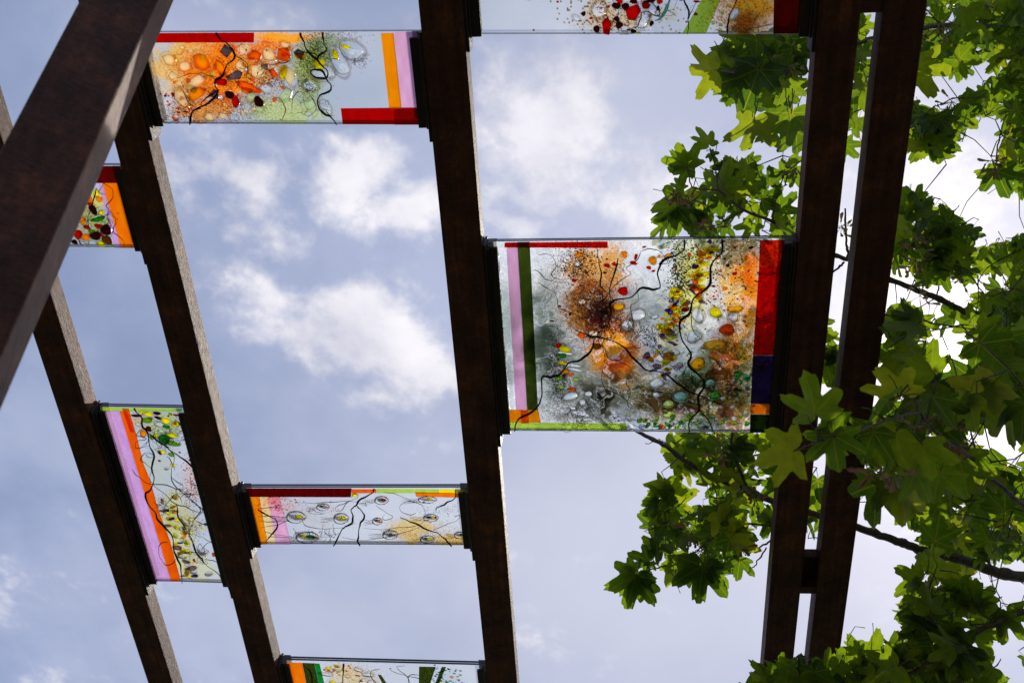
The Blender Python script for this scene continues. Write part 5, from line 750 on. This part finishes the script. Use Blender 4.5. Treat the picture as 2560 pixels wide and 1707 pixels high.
for _ in range(260):                                     # bare side twigs
    b0 = nodes[R.randrange(len(nodes))]
    if not onscreen(b0): continue
    v_ = np.array([R.gauss(0, 1), R.gauss(0, 1), R.gauss(0, .5)]); v_ /= np.linalg.norm(v_); q0 = b0; ps = [q0 - tree_pos]; ln = R.uniform(.03, .10)
    for k in range(3): v_ = v_ + np.array([R.gauss(0, .35), R.gauss(0, .35), R.gauss(0, .35)]); v_ /= np.linalg.norm(v_); q0 = q0 + v_ * ln / 3; ps.append(q0 - tree_pos)
    a_, b_ = proj(*(q0 - np.array([0, 0, CAMZ])))
    if math.hypot(a_ - SUNPX[0], b_ - SUNPX[1]) > 60: tw.add(ps, [.0016, .0013, .0010, .0014], 4)
VS = np.concatenate(bv); m = mesh(VS, bf, True, 'foliage'); UVc = np.concatenate(buv); uv = m.uv_layers.new(name='UVMap'); li = np.zeros(len(m.loops), np.int32); m.loops.foreach_get('vertex_index', li); uv.data.foreach_set('uv', UVc[li].astype(np.float32).ravel())
a = m.attributes.new('tone', 'FLOAT', 'POINT'); a.data.foreach_set('value', np.concatenate(bt).astype(np.float32)); o = obj('foliage', m, M_leaf, tree); o['kind'] = 'stuff'
o = obj('twigs', tw.mesh(), M_bark, tree); o['kind'] = 'stuff'
# bunches of winged seeds
def seeds(px, py, d, n, pink, spread=30):
    rn = random.Random(px); vs = []; fs = []; tn = []; T = Tubes(); C = at(px, py, d)
    for i in range(n):
        a = rn.gauss(math.pi / 2, 1.1); r0 = rn.uniform(.2, 1) * spread; S = at(px + math.cos(a) * r0, py + math.sin(a) * r0, d + rn.uniform(-.03, .03)); a2 = a + rn.uniform(-1, 1)
        ln = rn.uniform(.026, .036); e = at(px + math.cos(a2) * 10 + math.cos(a) * r0, py + math.sin(a2) * 10 + math.sin(a) * r0, d + rn.uniform(-.006, .006)) - S; e /= np.linalg.norm(e); vw = S - np.array([0, 0, CAMZ]); sd_ = np.cross(e, vw); sd_ /= np.linalg.norm(sd_); up = np.cross(e, sd_)
        out = [(0, 0), (.12, .10), (.25, .06), (.5, .16), (.8, .22), (.97, .12), (1, 0), (.9, -.09), (.6, -.07), (.25, -.05), (.12, -.09)]; b = len(vs); rr = rn.uniform(-.8, .8)
        for (u, v) in out: vs.append(S + (e * u + sd_ * v * math.cos(rr) + up * v * math.sin(rr)) * ln * 1.15 - tree_pos)
        for (u, v) in out: vs.append(S + (e * u + sd_ * v * .8 * math.cos(rr) + up * (v * math.sin(rr) + .04)) * ln * 1.15 - tree_pos)
        k = len(out); fs.append(tuple(range(b, b + k))); fs.append(tuple(range(b + k, b + 2 * k))[::-1]); fs += [(b + q_, b + (q_ + 1) % k, b + k + (q_ + 1) % k, b + k + q_) for q_ in range(k)]; tn += [min(1, max(0, rn.gauss(pink, .25)))] * (2 * k)
        T.add([C - tree_pos, (C + S) / 2 + np.array([0, 0, .004]) - tree_pos, S - tree_pos], .0009, 3)
    b = len(vs); vs += [np.array(v) for v in T.v]; fs += [tuple(k + b for k in f) for f in T.f]; tn += [.2] * len(T.v)
    m = mesh(vs, fs, True, 'seeds'); a = m.attributes.new('tone', 'FLOAT', 'POINT'); a.data.foreach_set('value', np.array(tn, np.float32)); obj('seed_cluster', m, M_seed, tree)
for s_ in ((1700, 480, 2.82, 12, .6, 32), (1972, 165, 2.76, 12, .5, 30), (1800, 1120, 3.1, 10, .7, 36), (1870, 1215, 3.1, 16, .45, 28), (2180, 1178, 1.9, 6, .8, 34), (2230, 1175, 1.95, 8, .5, 36), (2290, 650, 3.05, 16, .5, 34), (2285, 585, 3.0, 7, .7, 26), (2105, 565, 3.08, 12, .3, 22), (2380, 255, 3.3, 14, .3, 34), (2480, 400, 3.2, 12, .6, 26), (2290, 1060, 2.0, 8, .6, 36), (2370, 1100, 2.05, 10, .7, 30), (2390, 1040, 2.1, 6, .7, 20), (1780, 560, 2.85, 10, .6, 26), (1990, 420, 2.85, 9, .4, 22), (1730, 1330, 3.1, 14, .2, 26), (1850, 1365, 3.1, 8, .6, 22), (2400, 690, 3.1, 10, .4, 28), (2510, 1330, 3.1, 18, .3, 36), (2060, 1080, 1.85, 0, .5, 20), (2350, 60, 3.2, 12, .3, 40), (2430, 110, 3.3, 10, .4, 30), (2300, 740, 3.0, 8, .6, 34), (1890, 1250, 3.1, 8, .3, 24)):
    if s_[3]: seeds(*s_)
print('leaves', len(leaves), 'tris', sum(len(o.data.polygons) for o in bpy.data.objects if o.type == 'MESH'))
